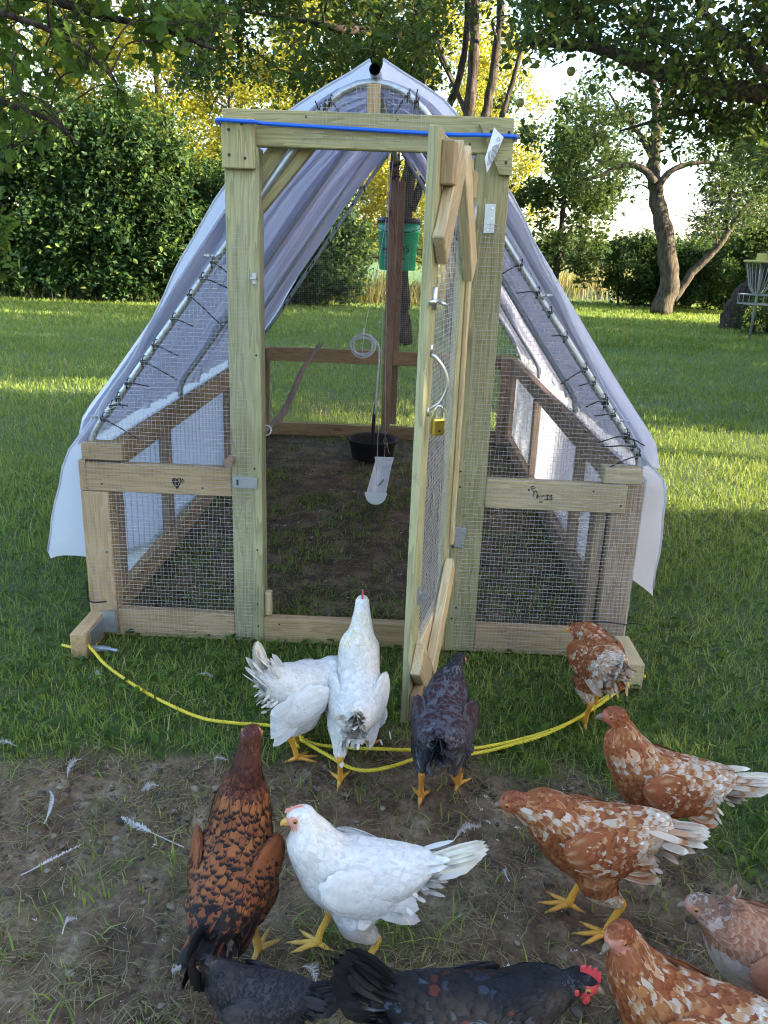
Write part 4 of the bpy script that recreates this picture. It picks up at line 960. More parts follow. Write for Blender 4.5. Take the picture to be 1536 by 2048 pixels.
# unseen dense evergreens, added off to the right to shade the yard
for i, (x, y, h, w) in enumerate(((9.5, -4.6, 8, 2.1), (9.8, -1.7, 8.5, 2.1), (9.6, .9, 8, 1.8), (10.3, 6.9, 10, 2.0), (10.5, 9.8, 10, 2.0), (11.2, 12.9, 10, 2.1), (12.4, 15.9, 8, 1.9), (9.6, -7.6, 8, 2.1))):
    r = np.random.default_rng(300+i); e = empty('shade_evergreen', (x, y, 0), ['second evergreen of the added shade row, beside the viewer', 'third evergreen of the added shade row, level with the near hens', 'fourth evergreen of the added shade row, level with the coop front', 'slim evergreen right after the gap in the added shade row', 'sixth evergreen of the added shade row, second after the gap', 'seventh evergreen of the added shade row, third after the gap', 'evergreen at the far end of the added shade row', 'evergreen at the near end of the added shade row, behind the viewer'][i], 'tree', 'unseen evergreen row added to shade the yard')
    n = 9000; z = h*r.random(n)**1.15; a = r.uniform(0, 6.283, n); rr_ = w*np.clip(1.15-(z/h)**1.6, .05, 1)*np.sqrt(r.random(n))
    mesh_obj('trunk', tube(np.array([(x, y, 0), (x, y, h*.9)]), np.array([.15, .03]), 8), BARK2, e)
    obj('crown', leaf_mesh('crown', np.stack([rr_*np.cos(a), rr_*np.sin(a), z+.05], 1), .30, r, 1.5, .6, 'dia', L_HEDGE), e, WORLD[e.name])

tree('gap_sun_blocker', 'unseen high-crowned tree added to block sun in the evergreen gap', (10.7, 3.95, 0), [([(10.7, 3.95, 0), (10.75, 3.9, 2.5), (10.7, 4, 6)], .13, .05)], [((10.7, 3.95, 6.6), (1.7, 1.7, 2.6), 60)], L_HEDGE, BARK2, 96, .25, 110, .5, branch_r=.03)  # added out of view to stop sun coming high through the gap
# --- disc golf basket at the right edge
Yb = 14.85; pb = at(1498, 680, Yb); pb[2] = 0; ptop = at(1527, 520, Yb)
DKG = simple('dull_steel', (.24, .25, .24), .6, .4)
dg = empty('disc_golf_basket', tuple(pb), 'disc golf basket on a leaning pole with yellow band and chains', 'disc golf basket')
YB_ = simple('yellow_band', (.42, .36, .10), .5); ax_ = ptop-pb; ax_ /= np.linalg.norm(ax_)
mesh_obj('pole', tube(np.array([pb, ptop]), .024, 10), DKG, dg, smooth=True)
u1 = np.cross(ax_, (0, 1, 0)); u1 /= np.linalg.norm(u1); u2 = np.cross(ax_, u1)
def ringpts(c, R_, n=28): return np.array([c+R_*(math.cos(t)*u1+math.sin(t)*u2) for t in np.linspace(0, 6.283, n)])
mesh_obj('band', merge([tube(ringpts(ptop-ax_*.03, .30), .022, 8), tube(np.array([ptop-ax_*.04, ptop-ax_*.025]), .30, 24), tube(np.array([ptop-ax_*.01, ptop+ax_*.11]), .12, 20)]), YB_, dg)
cbot = pb+(ptop-pb)*.50
for k in range(12):
    t = k/12*6.283; a = ptop-ax_*.05+.27*(math.cos(t)*u1+math.sin(t)*u2); c_ = pb+(ptop-pb)*.56+.05*(math.cos(t)*u1+math.sin(t)*u2)
    mesh_obj('chain', tube(smooth_path([a, a*.5+c_*.5+(0, 0, -.12), c_], 5), .008, 4), DKG, dg)
mesh_obj('basket_tray', merge([tube(ringpts(cbot-ax_*.06, .30), .010, 6), tube(ringpts(cbot+ax_*.10, .31), .010, 6), tube(ringpts(cbot-ax_*.06, .15), .008, 6)] + [tube(np.array([cbot-ax_*.06, cbot-ax_*.06+.30*(math.cos(t)*u1+math.sin(t)*u2), cbot+ax_*.10+.31*(math.cos(t)*u1+math.sin(t)*u2)]), .006, 4) for t in np.linspace(0, 6.283, 17)[:-1]]), DKG, dg)

# --- grass
def grassmat(name, stops, tcol, fac=.35):
    m = mat(name); a = N(m, 'Attribute', _attribute_name='rnd'); hgt = N(m, 'Attribute', _attribute_name='hgt')
    c = ramp(m, a.outputs['Fac'], stops)
    p = N(m, 'BsdfPrincipled', Base__Color=c.outputs[0], Roughness=.5); p.inputs['Specular IOR Level'].default_value = .2
    t = N(m, 'BsdfTranslucent', Color=mixc(m, .5, c.outputs[0], tcol))
    return finish(m, N(m, 'MixShader', Fac=fac, i1=p.outputs[0], i2=t.outputs[0]))
G_LAWN = grassmat('grass_blade', [(0, (.085, .135, .028)), (.4, (.155, .225, .046)), (.75, (.230, .300, .060)), (.9, (.32, .33, .09)), (1, (.46, .38, .19))], (.36, .42, .06))
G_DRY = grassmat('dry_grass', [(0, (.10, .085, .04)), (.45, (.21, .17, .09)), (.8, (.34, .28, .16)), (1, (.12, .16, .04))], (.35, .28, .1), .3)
G_MEADOW = grassmat('meadow_grass', [(0, (.10, .13, .03)), (.5, (.20, .19, .06)), (.8, (.28, .18, .11)), (1, (.32, .22, .16))], (.45, .35, .10), .45)
def blades(name, x, y, h, w, r, lean=.55, material=None, z0=None, label=None, parent=None, rnd=None, kind='stuff', cat='grass'):
    n = len(x); z = ground_z(x, y) if z0 is None else np.full(n, z0)
    a = r.uniform(0, 6.283, n); b = a + r.normal(size=n)*.5+1.57
    ld = np.stack([np.cos(a), np.sin(a), 0*a], 1)*(np.abs(r.normal(size=n))*lean*h)[:, None]
    sd = np.stack([np.cos(b), np.sin(b), 0*b], 1)*(w/2)[:, None]
    P = np.stack([x, y, z-.006], 1); up = np.array([0, 0, 1.0])[None]*h[:, None]
    V = np.stack([P-sd, P+sd, P+up*.58+ld*.38+sd*.8, P+up*.58+ld*.38-sd*.8, P+up*.94+ld*1.05], 1).reshape(-1, 3)
    i = np.arange(n)*5; F4 = np.stack([i, i+1, i+2, i+3], 1); F3 = np.stack([i+3, i+2, i+4], 1)
    rn = r.random(n) if rnd is None else rnd
    me = np_mesh(name, V, [F4, F3], material, attrs={'rnd': np.repeat(rn, 5)})
    return tag(obj(name, me), label, cat, kind=kind)
rG = np.random.default_rng(400)
def field(y0, y1, dens, half=lambda y: .53*y+.25):
    A = (half(y0)+half(y1))*(y1-y0); n = int(A*dens)
    y = y0+(y1-y0)*rG.random(n); x = rG.uniform(-1, 1, n)*(half(y))+.02*y
    return x, y
def keep(x, y, base=1.0):
    md = mud_mask(x, y); ins = inside_mask(x, y)
    pr = base*(1-md)**1.6 + .05*md; pr = pr*(1-ins)+ins*np.clip(.30+.9*vnoise(np.stack([x, y], 1), 7, 71), .02, 1)
    pat = .72+.35*vnoise(np.stack([x, y], 1), 3.0, 12)
    k = rG.random(len(x)) < pr*np.clip(pat, .35, 1.2)
    return x[k], y[k]
def tone(x, y, n): return np.clip(.42+.22*vnoise(np.stack([x, y], 1), 1.3, 14)+.10*vnoise(np.stack([x, y], 1), .35, 15)+rG.normal(size=n)*.22, 0, 1)
x, y = keep(*field(.9, 3.0, 11500)); n = len(x); ins = inside_mask(x, y)
blades('grass', x, y, rG.uniform(.020, .052, n)*(1-.25*ins), rG.uniform(.0022, .0048, n)*(1+.5*ins), rG, .8, G_LAWN, label='green lawn grass growing in front of the coop', rnd=tone(x, y, n))
x, y = keep(*field(3.0, 6.2, 4600)); n = len(x); ins = inside_mask(x, y)
blades('grass', x, y, rG.uniform(.03, .068, n)*(1-.35*ins), rG.uniform(.003, .006, n)*(1+.4*ins), rG, .7, G_LAWN, label='green lawn grass beside and inside the coop', rnd=tone(x, y, n))
x, y = keep(*field(6.2, 12.5, 1300)); n = len(x)
blades('grass', x, y, rG.uniform(.035, .07, n), rG.uniform(.006, .011, n), rG, .7, G_LAWN, label='green lawn grass behind the coop', rnd=tone(x, y, n))
x, y = keep(*field(12.5, 27, 330)); n = len(x)
blades('grass', x, y, rG.uniform(.05, .10, n), rG.uniform(.014, .026, n), rG, .7, G_LAWN, label='green lawn grass running to the far shrubs', rnd=tone(x, y, n))
# broad weed leaves close by
x, y = keep(*field(1.2, 4.2, 800)); n = len(x); k = (inside_mask(x, y) < .3) & (mud_mask(x, y) < .5); x, y = x[k], y[k]
P = np.stack([x, y, ground_z(x, y)+.012+.02*rG.random(len(x))], 1)
tag(obj('weeds', leaf_mesh('weeds', P, .032, rG, .35, .62, 'point', L_MAPLE)), 'small broad weed leaves among the near grass', 'weeds', kind='stuff')
# dry straw over the mud and inside, added there to lighten the shaded floor
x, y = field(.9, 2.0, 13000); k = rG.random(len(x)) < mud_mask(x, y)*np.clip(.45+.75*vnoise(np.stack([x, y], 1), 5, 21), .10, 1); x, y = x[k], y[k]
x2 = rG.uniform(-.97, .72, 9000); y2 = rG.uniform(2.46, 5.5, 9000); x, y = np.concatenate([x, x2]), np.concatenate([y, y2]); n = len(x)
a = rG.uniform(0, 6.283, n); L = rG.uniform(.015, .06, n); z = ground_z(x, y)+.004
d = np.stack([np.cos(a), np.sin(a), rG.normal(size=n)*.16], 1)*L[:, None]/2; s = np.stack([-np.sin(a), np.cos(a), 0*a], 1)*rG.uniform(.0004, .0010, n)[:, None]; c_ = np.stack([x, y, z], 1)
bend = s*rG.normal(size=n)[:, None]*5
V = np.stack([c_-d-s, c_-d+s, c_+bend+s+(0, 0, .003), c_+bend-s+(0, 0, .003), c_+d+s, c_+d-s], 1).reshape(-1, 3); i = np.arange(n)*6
tag(obj('straw', np_mesh('straw', V, [np.concatenate([np.stack([i, i+1, i+2, i+3], 1), np.stack([i+3, i+2, i+4, i+5], 1)])], G_DRY, attrs={'rnd': np.repeat(rG.random(n), 6)})), 'loose dry straw strewn over the mud and added to lighten the coop floor', 'straw', kind='stuff')
# clods and crumbs of mud
ico = bmesh.new(); bmesh.ops.create_icosphere(ico, subdivisions=1, radius=1.0); iv = np.array([v.co[:] for v in ico.verts]); itf = np.array([[v.index for v in f.verts] for f in ico.faces]); ico.free()
x, y = field(.9, 2.0, 3300); k = rG.random(len(x)) < mud_mask(x, y)*np.clip(.5+.8*vnoise(np.stack([x, y], 1), 6, 31), .05, 1); x, y = x[k], y[k]
x2 = rG.uniform(-.97, .72, 900); y2 = rG.uniform(2.46, 5.4, 900); x, y = np.concatenate([x, x2]), np.concatenate([y, y2]); n = len(x)
sz = .0022+.0075*rG.random(n)**3.5; V = iv[None]*(1+.35*rG.normal(size=(n, len(iv), 1)))*sz[:, None, None]*np.array([1.2, 1.2, .62]); V = V+np.stack([x, y, ground_z(x, y)+sz*.25], 1)[:, None]
F = itf[None]+np.arange(n)[:, None, None]*len(iv)
m = mat('mud_crumb'); a_ = N(m, 'Attribute', _attribute_name='rnd'); finish(m, N(m, 'BsdfPrincipled', Base__Color=ramp(m, a_.outputs['Fac'], [(0, (.030, .020, .014)), (.6, (.095, .066, .047)), (.9, (.15, .11, .08)), (1, (.24, .20, .16))]).outputs[0], Roughness=.8))
tag(obj('mud_crumbs', np_mesh('mud_crumbs', V.reshape(-1, 3), [F.reshape(-1, 3)], m, attrs={'rnd': np.repeat(rG.random(n), len(iv))}, smooth=True)), 'crumbs and clods of scratched-up mud', 'mud', kind='stuff')
# meadow beyond the lawn on the right, weeds at the foot of the shrubs on the left
n = 9000; y = rG.uniform(27, 60, n); x = rG.uniform(1.5, 26, n); blades('meadow_grass', x, y, rG.uniform(.4, 1.35, n)*np.clip(.8+.4*vnoise(np.stack([x, y], 1), .7, 62), .3, 1.3), rG.uniform(.02, .05, n), rG, .45, G_MEADOW, label='tall dry meadow grass beyond the lawn', z0=0.0)
n = 4200; y = rG.uniform(20.6, 25, n); x = rG.uniform(-3.6, 2.2, n); blades('meadow_grass', x, y, rG.uniform(.15, 1.0, n)*np.clip(.75+.5*vnoise(np.stack([x, y], 1), 1.6, 61), .15, 1.3), rG.uniform(.012, .03, n), rG, .6, G_MEADOW, label='tall sunlit weeds seen through the back of the coop', z0=0.0, rnd=rG.random(n)*.7)
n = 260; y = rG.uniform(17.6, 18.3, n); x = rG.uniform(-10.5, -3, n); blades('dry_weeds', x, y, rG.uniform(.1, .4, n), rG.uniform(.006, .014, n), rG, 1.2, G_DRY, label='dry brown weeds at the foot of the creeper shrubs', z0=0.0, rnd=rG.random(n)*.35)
# far wood on the horizon
n = 16000; x = rG.uniform(-60, 130, n); y = rG.uniform(118, 135, n); hh = 3.6+1.6*vnoise(np.stack([x, y*0], 1), .16, 23)+.9*vnoise(np.stack([x, y*0], 1), .6, 24); z = hh*rG.random(n)**.8
tag(obj('far_wood', leaf_mesh('far_wood', np.stack([x, y, np.maximum(z, .1)], 1), 1.1, rG, 1.2, .8, 'dia', L_FAR)), 'hazy line of trees far beyond the meadow', 'wood', kind='stuff')
# ------------------------------------------------------------------ hens
m = mat('hen_plumage')
ac = N(m, 'Attribute', _attribute_name='col'); ae = N(m, 'Attribute', _attribute_name='edge')
uvn = N(m, 'UVMap', _uv_map='UVMap'); sp = N(m, 'SeparateXYZ', Vector=uvn)
ed = mth(m, 'MAXIMUM', mth(m, 'MULTIPLY', mth(m, 'ABSOLUTE', sp.outputs[0]), .93), mth(m, 'MULTIPLY', sp.outputs[1], 1.0))
nzv = N(m, 'TexNoise', Vector=N(m, 'TexCoord').outputs['Object'], Scale=160.0, Detail=3.0)
ed = mth(m, 'ADD', ed, mth(m, 'MULTIPLY_ADD', nzv.outputs[0], .12, -.06))
fac = N(m, 'MapRange', Value=ed, _interpolation_type='SMOOTHSTEP'); fac.inputs['From Min'].default_value = .73; fac.inputs['From Max'].default_value = .89
c = mixc(m, fac.outputs[0], ac.outputs['Color'], ae.outputs['Color'])
brb = N(m, 'TexWave', Vector=uvn, Scale=9.0, Distortion=2.0); 
c = mixc(m, .22, c, ramp(m, nzv.outputs[0], [(.3, (.62, .6, .58)), (.7, (1.1, 1.1, 1.1))]).outputs[0], 'MULTIPLY')
p = N(m, 'BsdfPrincipled', Base__Color=c, Roughness=.6); p.inputs['Specular IOR Level'].default_value = .18
p.inputs['Sheen Weight'].default_value = .02; p.inputs['Sheen Roughness'].default_value = .4
m.node_tree.links.new(bump(m, brb.outputs[0], .12, .001).outputs[0], p.inputs['Normal'])
tl = N(m, 'BsdfTranslucent', Color=c)
PLUME = finish(m, N(m, 'MixShader', Fac=.12, i1=p.outputs[0], i2=tl.outputs[0]))
m = mat('hen_body'); ac = N(m, 'Attribute', _attribute_name='col'); tcn = N(m, 'TexCoord')
vs = N(m, 'TexVoronoi', Vector=tcn.outputs['Object'], Scale=260.0)
p = N(m, 'BsdfPrincipled', Base__Color=mixc(m, .35, ac.outputs['Color'], ramp(m, vs.outputs['Distance'], [(0, (.75, .72, .7)), (.5, (1.08, 1.08, 1.08))]).outputs[0], 'MULTIPLY'), Roughness=.55)
m.node_tree.links.new(bump(m, vs.outputs['Distance'], .25, .001).outputs[0], p.inputs['Normal'])
HBODY = finish(m, p)
COMBM = simple('comb_red', (.50, .045, .05), .5, 0, .2, 120, .3); COMBP = simple('comb_pink', (.62, .26, .20), .55, 0, .2, 120, .3)
BEAKY = simple('beak_yellow', (.62, .36, .09), .4, 0, .15, 80, .05); BEAKG = simple('beak_horn', (.15, .105, .07), .45, 0, .25, 80, .05)
EYEB = simple('eye_black', (.006, .005, .005), .12, 0, 0, 10, 0); EYEO = simple('eye_amber', (.36, .13, .02), .2, 0, .1, 60, 0)
STN = np.array([(-.168, .224, .018, .016, .016), (-.138, .211, .042, .036, .044), (-.098, .196, .062, .050, .066), (-.048, .184, .075, .060, .084), (.008, .179, .081, .064, .090), (.06, .181, .078, .064, .087), (.105, .190, .062, .056, .070), (.135, .200, .038, .038, .042), (.150, .205, .012, .014, .014)])
STN[:, 1] += .014; STN[:, 4] *= .86; STN[:, 0] *= .80; STN[:, 2] *= .82
def ring_loft(C, Rt, Up, w, u, dn, n=22):
    th = np.linspace(0, 2*np.pi, n, endpoint=False); c, s = np.cos(th), np.sin(th)
    V = C[:, None]+Rt[:, None]*(w[:, None]*c[None])[..., None]+Up[:, None]*(np.where(s[None] > 0, u[:, None], dn[:, None])*s[None])[..., None]
    V = V.reshape(-1, 3); k = len(C); i = np.arange(k-1)[:, None]*n; j = np.arange(n)[None]; j2 = (j+1) % n
    F = [np.stack([i+j, i+j2, i+n+j2, i+n+j], -1).reshape(-1, 4)]
    V = np.concatenate([V, C[:1], C[-1:]]); jj = np.arange(n); j3 = (jj+1) % n
    F.append(np.concatenate([np.stack([np.full(n, k*n), j3, jj], 1), np.stack([np.full(n, k*n+1), (k-1)*n+jj, (k-1)*n+j3], 1)]))
    return V, F
def ellipsoid(c, ax, n=14):
    """ax: 3x3 rows = semi axes"""
    u = np.linspace(0, np.pi, n); v = np.linspace(0, 2*np.pi, 2*n, endpoint=False); U, W = np.meshgrid(u, v, indexing='ij')
    S = np.stack([np.cos(U), np.sin(U)*np.cos(W), np.sin(U)*np.sin(W)], -1).reshape(-1, 3)
    k = 2*n; i = np.arange(n-1)[:, None]*k; j = np.arange(k)[None]; j2 = (j+1) % k
    return S @ np.asarray(ax)+np.asarray(c), [np.stack([i+j, i+k+j, i+k+j2, i+j2], -1).reshape(-1, 4)]
def remesh(V, F, vox):
    me = np_mesh('tmp', V, F); o = bpy.data.objects.new('tmp', me); COL.objects.link(o)
    md = o.modifiers.new('r', 'REMESH'); md.mode = 'VOXEL'; md.voxel_size = vox
    s = o.modifiers.new('s', 'SMOOTH'); s.factor = .5; s.iterations = 7
    dg = bpy.context.evaluated_depsgraph_get(); ev = o.evaluated_get(dg); em = ev.to_mesh()
    n = len(em.vertices); V = np.zeros(n*3, np.float32); em.vertices.foreach_get('co', V); Nn = np.zeros(n*3, np.float32); em.vertices.foreach_get('normal', Nn)
    q = np.zeros(len(em.polygons)*4, np.int32); fl = [tuple(p.vertices) for p in em.polygons]
    ev.to_mesh_clear(); bpy.data.objects.remove(o)
    d = {}
    for f in fl: d.setdefault(len(f), []).append(f)
    return V.reshape(-1, 3).astype(float), [np.array(x) for x in d.values()], Nn.reshape(-1, 3).astype(float)
from mathutils.kdtree import KDTree
def cling(c0, c1, nrm, h, surf):
    """lay points on the skin at height h, so that a feather follows hollows of the body"""
    kd, V, Nn = surf; idx = np.array([kd.find(p)[1] for p in c0]); q, nq = V[idx], Nn[idx]
    off = c0-q; far = np.linalg.norm(off, axis=1) > .016
    out = c0-nq*(off*nq).sum(1)[:, None]+nq*h[:, None]
    return np.where(far[:, None], c1, out), np.where(far[:, None], nrm, nq)
FV = np.array([0, .28, .62, .88]); FWd = np.array([.42, .95, 1.0, .66])
def feathers(P, d, nrm, L, W, col, edge, lift=.10, curl=.10, r=None, surf=None, depth=0.0):
    n = len(P); L = np.broadcast_to(L, (n,)).astype(float); W = np.broadcast_to(W, (n,)).astype(float)
    lift = np.broadcast_to(lift, (n,)); s = np.cross(nrm, d)
    rows, uv = [], []
    for v, wd in zip(FV, FWd):
        c_ = P+d*(L*v)[:, None]+nrm*(L*(lift*v-curl*v*v))[:, None]; nq = nrm
        if surf is not None: c_, nq = cling(P+d*(L*v)[:, None], c_, nrm, L*lift*v-depth, surf)
        for u in (-1, 0, 1):
            rows.append(c_+s*(u*W*wd/2)[:, None]+nq*(W*(.035 if u == 0 else -.03))[:, None]); uv.append((u, v))
    tip = P+d*L[:, None]+nrm*(L*(lift-curl*1.1))[:, None]
    if surf is not None: tip, _ = cling(P+d*L[:, None], tip, nrm, L*lift-depth, surf)
    rows.append(tip); uv.append((0, 1))
    V = np.stack(rows, 1).reshape(-1, 3); k = 13
    f4 = np.array([(a*3+b, a*3+b+1, a*3+b+4, a*3+b+3) for a in range(3) for b in range(2)]); f3 = np.array([(9, 10, 12), (10, 11, 12)])
    o = np.arange(n)[:, None, None]*k
    return V, [(f4[None]+o).reshape(-1, 4), (f3[None]+o).reshape(-1, 3)], np.tile(np.array(uv), (n, 1)), np.repeat(col, k, 0), np.repeat(edge, k, 0)
def join_f(lst):
    V, F = merge([(a[0], a[1]) for a in lst]); return V, F, np.concatenate([a[2] for a in lst]), np.concatenate([a[3] for a in lst]), np.concatenate([a[4] for a in lst])
def fobj(name, fs, parent):
    V, F, uv, c_, e_ = fs
    return obj(name, np_mesh(name, V, F, PLUME, uv=uv, attrs={'col': c_, 'edge': e_}, smooth=True), parent, WORLD[parent.name])
def unit(v): v = np.asarray(v, float); return v/(np.linalg.norm(v, axis=-1, keepdims=True)+1e-12)
def pick(pal, reg, P, r):
    """colours of feathers at P in region reg: palette entry [(colour, weight)...], edge colour or None, patch scale"""
    ent = pal.get(reg, pal['*']); cols = np.array([x[0] for x in ent[0]]); w = np.array([x[1] for x in ent[0]], float); w /= w.sum(); eds = np.array([x[2] if len(x) > 2 else (ent[1] or [q*.8 for q in x[0]]) for x in ent[0]])
    n = len(P); q = np.clip((vnoise(P, 30, 77)*.5+.5)*.42+r.random(n)*.58, 0, .999)
    q = np.argsort(np.argsort(q))/max(1, n)
    idx = np.searchsorted(np.cumsum(w), q, side='right').clip(0, len(cols)-1)
    c_ = cols[idx]*r.uniform(.86, 1.12, (n, 1))
    e_ = eds[idx]*r.uniform(.85, 1.12, (n, 1))
    return np.clip(c_, 0, .95), np.clip(e_, 0, .95)
def hen(label, pos, yaw, pal, seed, head=(.135, 0, .315), hyaw=0, hpitch=-8, pitch=0, tail=25, tail_l=.12, feet=((.02, .04), (-.01, -.04)), lifted=(0, 0), scale=1.0, leg=(.60, .29, .035), face=(.55, .20, .15), comb=.4, combm=None, beak=None, wattle=0.0, droop=0.0, zoff=0.0, eye=None, tailw=1.0, beard=None, dense=1.0, spread=1.0, sleek=.7, neck_k=1.0):
    r = np.random.default_rng(seed)
    e = empty('hen', (pos[0], pos[1], zoff), label, 'hen', 'hens in the yard', rz=R(yaw), scale=scale)
    Mw = WORLD[e.name]
    pv = np.array([0, 0, .165]); cp, sn = math.cos(R(pitch)), math.sin(R(pitch))
    Rp = np.array([(cp, 0, -sn), (0, 1, 0), (sn, 0, cp)])       # nose up for positive pitch
    rot = lambda P: (np.asarray(P, float)-pv) @ Rp.T + pv; rv = lambda v: np.asarray(v, float) @ Rp.T
    C = rot(np.stack([STN[:, 0], 0*STN[:, 0], STN[:, 1]], 1)); k = len(C)
    Cs = smooth_path(C, 4); t = np.linspace(0, 1, len(Cs)); prm = [np.interp(t, np.linspace(0, 1, k), STN[:, i]) for i in (2, 3, 4)]
    torso = ring_loft(Cs, np.tile((0, 1., 0), (len(Cs), 1)), np.tile(rv((0, 0, 1.)), (len(Cs), 1)), *prm)
    head = np.array(head, float); nb = rot((.066, 0, .215))
    hy, hpch = R(hyaw), R(hpitch); hd = np.array([math.cos(hy)*math.cos(hpch), math.sin(hy)*math.cos(hpch), math.sin(hpch)])
    hs = unit(np.cross((0, 0, 1.), hd)); hu = np.cross(hd, hs)
    nl = np.linalg.norm(head-nb)
    NP = smooth_path([nb, nb+rv((.022, 0, .022))*min(1, nl/.12)+(head-nb)*.25, head-hd*.020-hu*.030+(nb-head)*.18, head-hd*.006-hu*.004], 6)
    tt = np.linspace(0, 1, len(NP)); nr = np.interp(tt, [0, .3, .6, .85, 1], [.056, .043*neck_k, .029*neck_k, .0225*neck_k**.5, .020])
    neck = tube(NP, nr, 16)
    hax = np.stack([hd*.0285, hs*.0195, hu*.0220]); hd_e = ellipsoid(head, hax)
    parts = [torso, neck, hd_e]; legs = []; lcol = []
    hocks = []
    for sgn, (fx, fy), lf in zip((1, -1), feet, lifted):
        hip = rot((-.005, sgn*.032, .142)); ft = np.array([fx, fy, .006+lf]); hock = ft+np.array([-.022, 0, .076]); knee = (hip+hock)/2+np.array([.014, sgn*.004, .004])
        TP = smooth_path([hip, knee, hock+(0, 0, .004)], 5); parts.append(tube(TP, np.interp(np.linspace(0, 1, len(TP)), [0, .45, .8, 1], [.046, .035, .017, .0105]), 14))
        hocks.append((TP, hock, ft))
    V, F, Nn = remesh(*merge(parts), .0062)
    # legs: shank, toes and claws, part of the same body mesh
    lp = []
    for sgn, (TP, hock, ft) in zip((1, -1), hocks):
        lp.append(tube(smooth_path([hock+(.002, 0, .012), hock, (hock+ft)/2+(.003, 0, 0), ft+(0, 0, .006)], 4), np.interp(np.linspace(0, 1, 13), [0, .2, .6, 1], [.0085, .0080, .0062, .0078]), 10))
        for a, Lt in ((0, .050), (32, .043), (-34, .043), (172, .024)):
            a = R(a+r.uniform(-6, 6)+sgn*4); dv = np.array([math.cos(a), math.sin(a), 0])
            tp = smooth_path([ft+(0, 0, .006), ft+dv*Lt*.35+(0, 0, .006), ft+dv*Lt*.7+(0, 0, .0025), ft+dv*Lt+(0, 0, .001)], 3)
            lp.append(tube(tp, np.interp(np.linspace(0, 1, len(tp)), [0, .35, .8, 1], [.0062, .0050, .0040, .0022]), 8))
            lp.append(tube(np.array([ft+dv*Lt*.97+(0, 0, .001), ft+dv*(Lt+.006)+(0, 0, .001), ft+dv*(Lt+.011)-(0, 0, .003)]), np.array([.0022, .0016, .0004]), 5))
    nb_v = len(V); LV, LF = merge(lp)
    # regions of the feathered surface
    def near(P, path, rad):
        dd_ = np.linalg.norm(P[:, None]-path[None], axis=2)/rad[None]; i = dd_.argmin(1); return dd_[np.arange(len(P)), i], i
    NT = np.gradient(NP, axis=0); NT = unit(NT); dn_, in_ = near(V, NP, nr); dt_, it_ = near(V, Cs, (prm[0]+prm[1]+prm[2])/3)
    loc = (V-pv) @ Rp + pv
    reg = np.where(loc[:, 0] < -.060, 4, np.where(loc[:, 2] > .217, 2, 3))
    reg = np.where((dn_ < dt_*.97) & (in_ > 4), 1, reg)
    hdist = np.linalg.norm((V-head) @ np.stack([hd/.030, hs/.024, hu/.025], 1), axis=1); reg = np.where(hdist < 1.12, 0, reg)
    fl = np.tile(rv((-1., 0, -.28)), (len(V), 1)); fl[reg == 3] = rv((-.9, 0, -.55)); fl[reg == 1] = -NT[in_[reg == 1]]; fl[reg == 0] = -hd-.4*hu
    for TP, hock, ft in hocks:
        dth, ith = near(V, TP, np.interp(np.linspace(0, 1, len(TP)), [0, .45, .8, 1], [.046, .035, .017, .0105]))
        k_ = (loc[:, 2] < .122) & (dth < 1.25); reg[k_] = 5; fl[k_] = unit(np.array([-.35, 0, -1.]))
    rel = (V-head); bare = (reg == 0) & (rel @ hd > .004) & (rel @ hu < .012)
    # body colours
    bc = np.zeros((nb_v, 3))
    for g in range(6):
        k_ = reg == g
        if k_.any(): bc[k_] = pick(pal, g, V[k_], r)[0]
    fcol = np.array(face); k_ = bare; bc[k_] = fcol*r.uniform(.85, 1.1, (k_.sum(), 1))
    lc = np.tile(np.array(leg), (len(LV), 1))*r.uniform(.85, 1.1, (len(LV), 1))
    mudf = np.clip(1-LV[:, 2]/.016, 0, 1)*r.uniform(.3, .9, len(LV)); lc = lc*(1-mudf[:, None])+np.array([.10, .068, .042])*mudf[:, None]
    BV, BF = merge([(V, F), (LV, LF)])
    body = obj('body', np_mesh('body', BV, BF, HBODY, attrs={'col': np.concatenate([bc, lc])}, smooth=True), e, Mw)
    # plumage
    kd = KDTree(len(V))
    for i_, v_ in enumerate(V): kd.insert(v_, i_)
    kd.balance(); surf = (kd, V, unit(Nn))
    lst = []
    cfg = {0: (.012, .008, .0052, .05), 1: (.034, .0105, .0072, .06), 2: (.036, .020, .0110, .10), 3: (.029, .018, .0100, .085), 4: (.034, .017, .0092, .08), 5: (.023, .014, .0085, .07)}
    for g, (L, W, cell, lift) in cfg.items():
        k_ = np.where((reg == g) & ~bare)[0]
        if not len(k_): continue
        k_ = r.permutation(k_); key = np.floor(V[k_]/(cell/dense)).astype(int); _, first = np.unique(key, axis=0, return_index=True); k_ = k_[first]
        P, nn = V[k_], unit(Nn[k_]); d = unit(fl[k_]+r.normal(size=(len(k_), 3))*.10); d = unit(d-nn*(d*nn).sum(1)[:, None])
        c_, e_ = pick(pal, g, P, r)
        lst.append(feathers(P-nn*(.032*L*sleek+.0008)-d*L*.3, d, nn, L*r.uniform(.85, 1.15, len(P))*(np.where(nn[:, 2] < .25, .62, 1.0) if g == 4 else 1.0), W*r.uniform(.85, 1.15, len(P)), c_, e_, lift*sleek*r.uniform(.8, 1.2, len(P)), .004, surf=surf, depth=.0004+.010*L*sleek))
    fobj('plumage', join_f(lst), e)
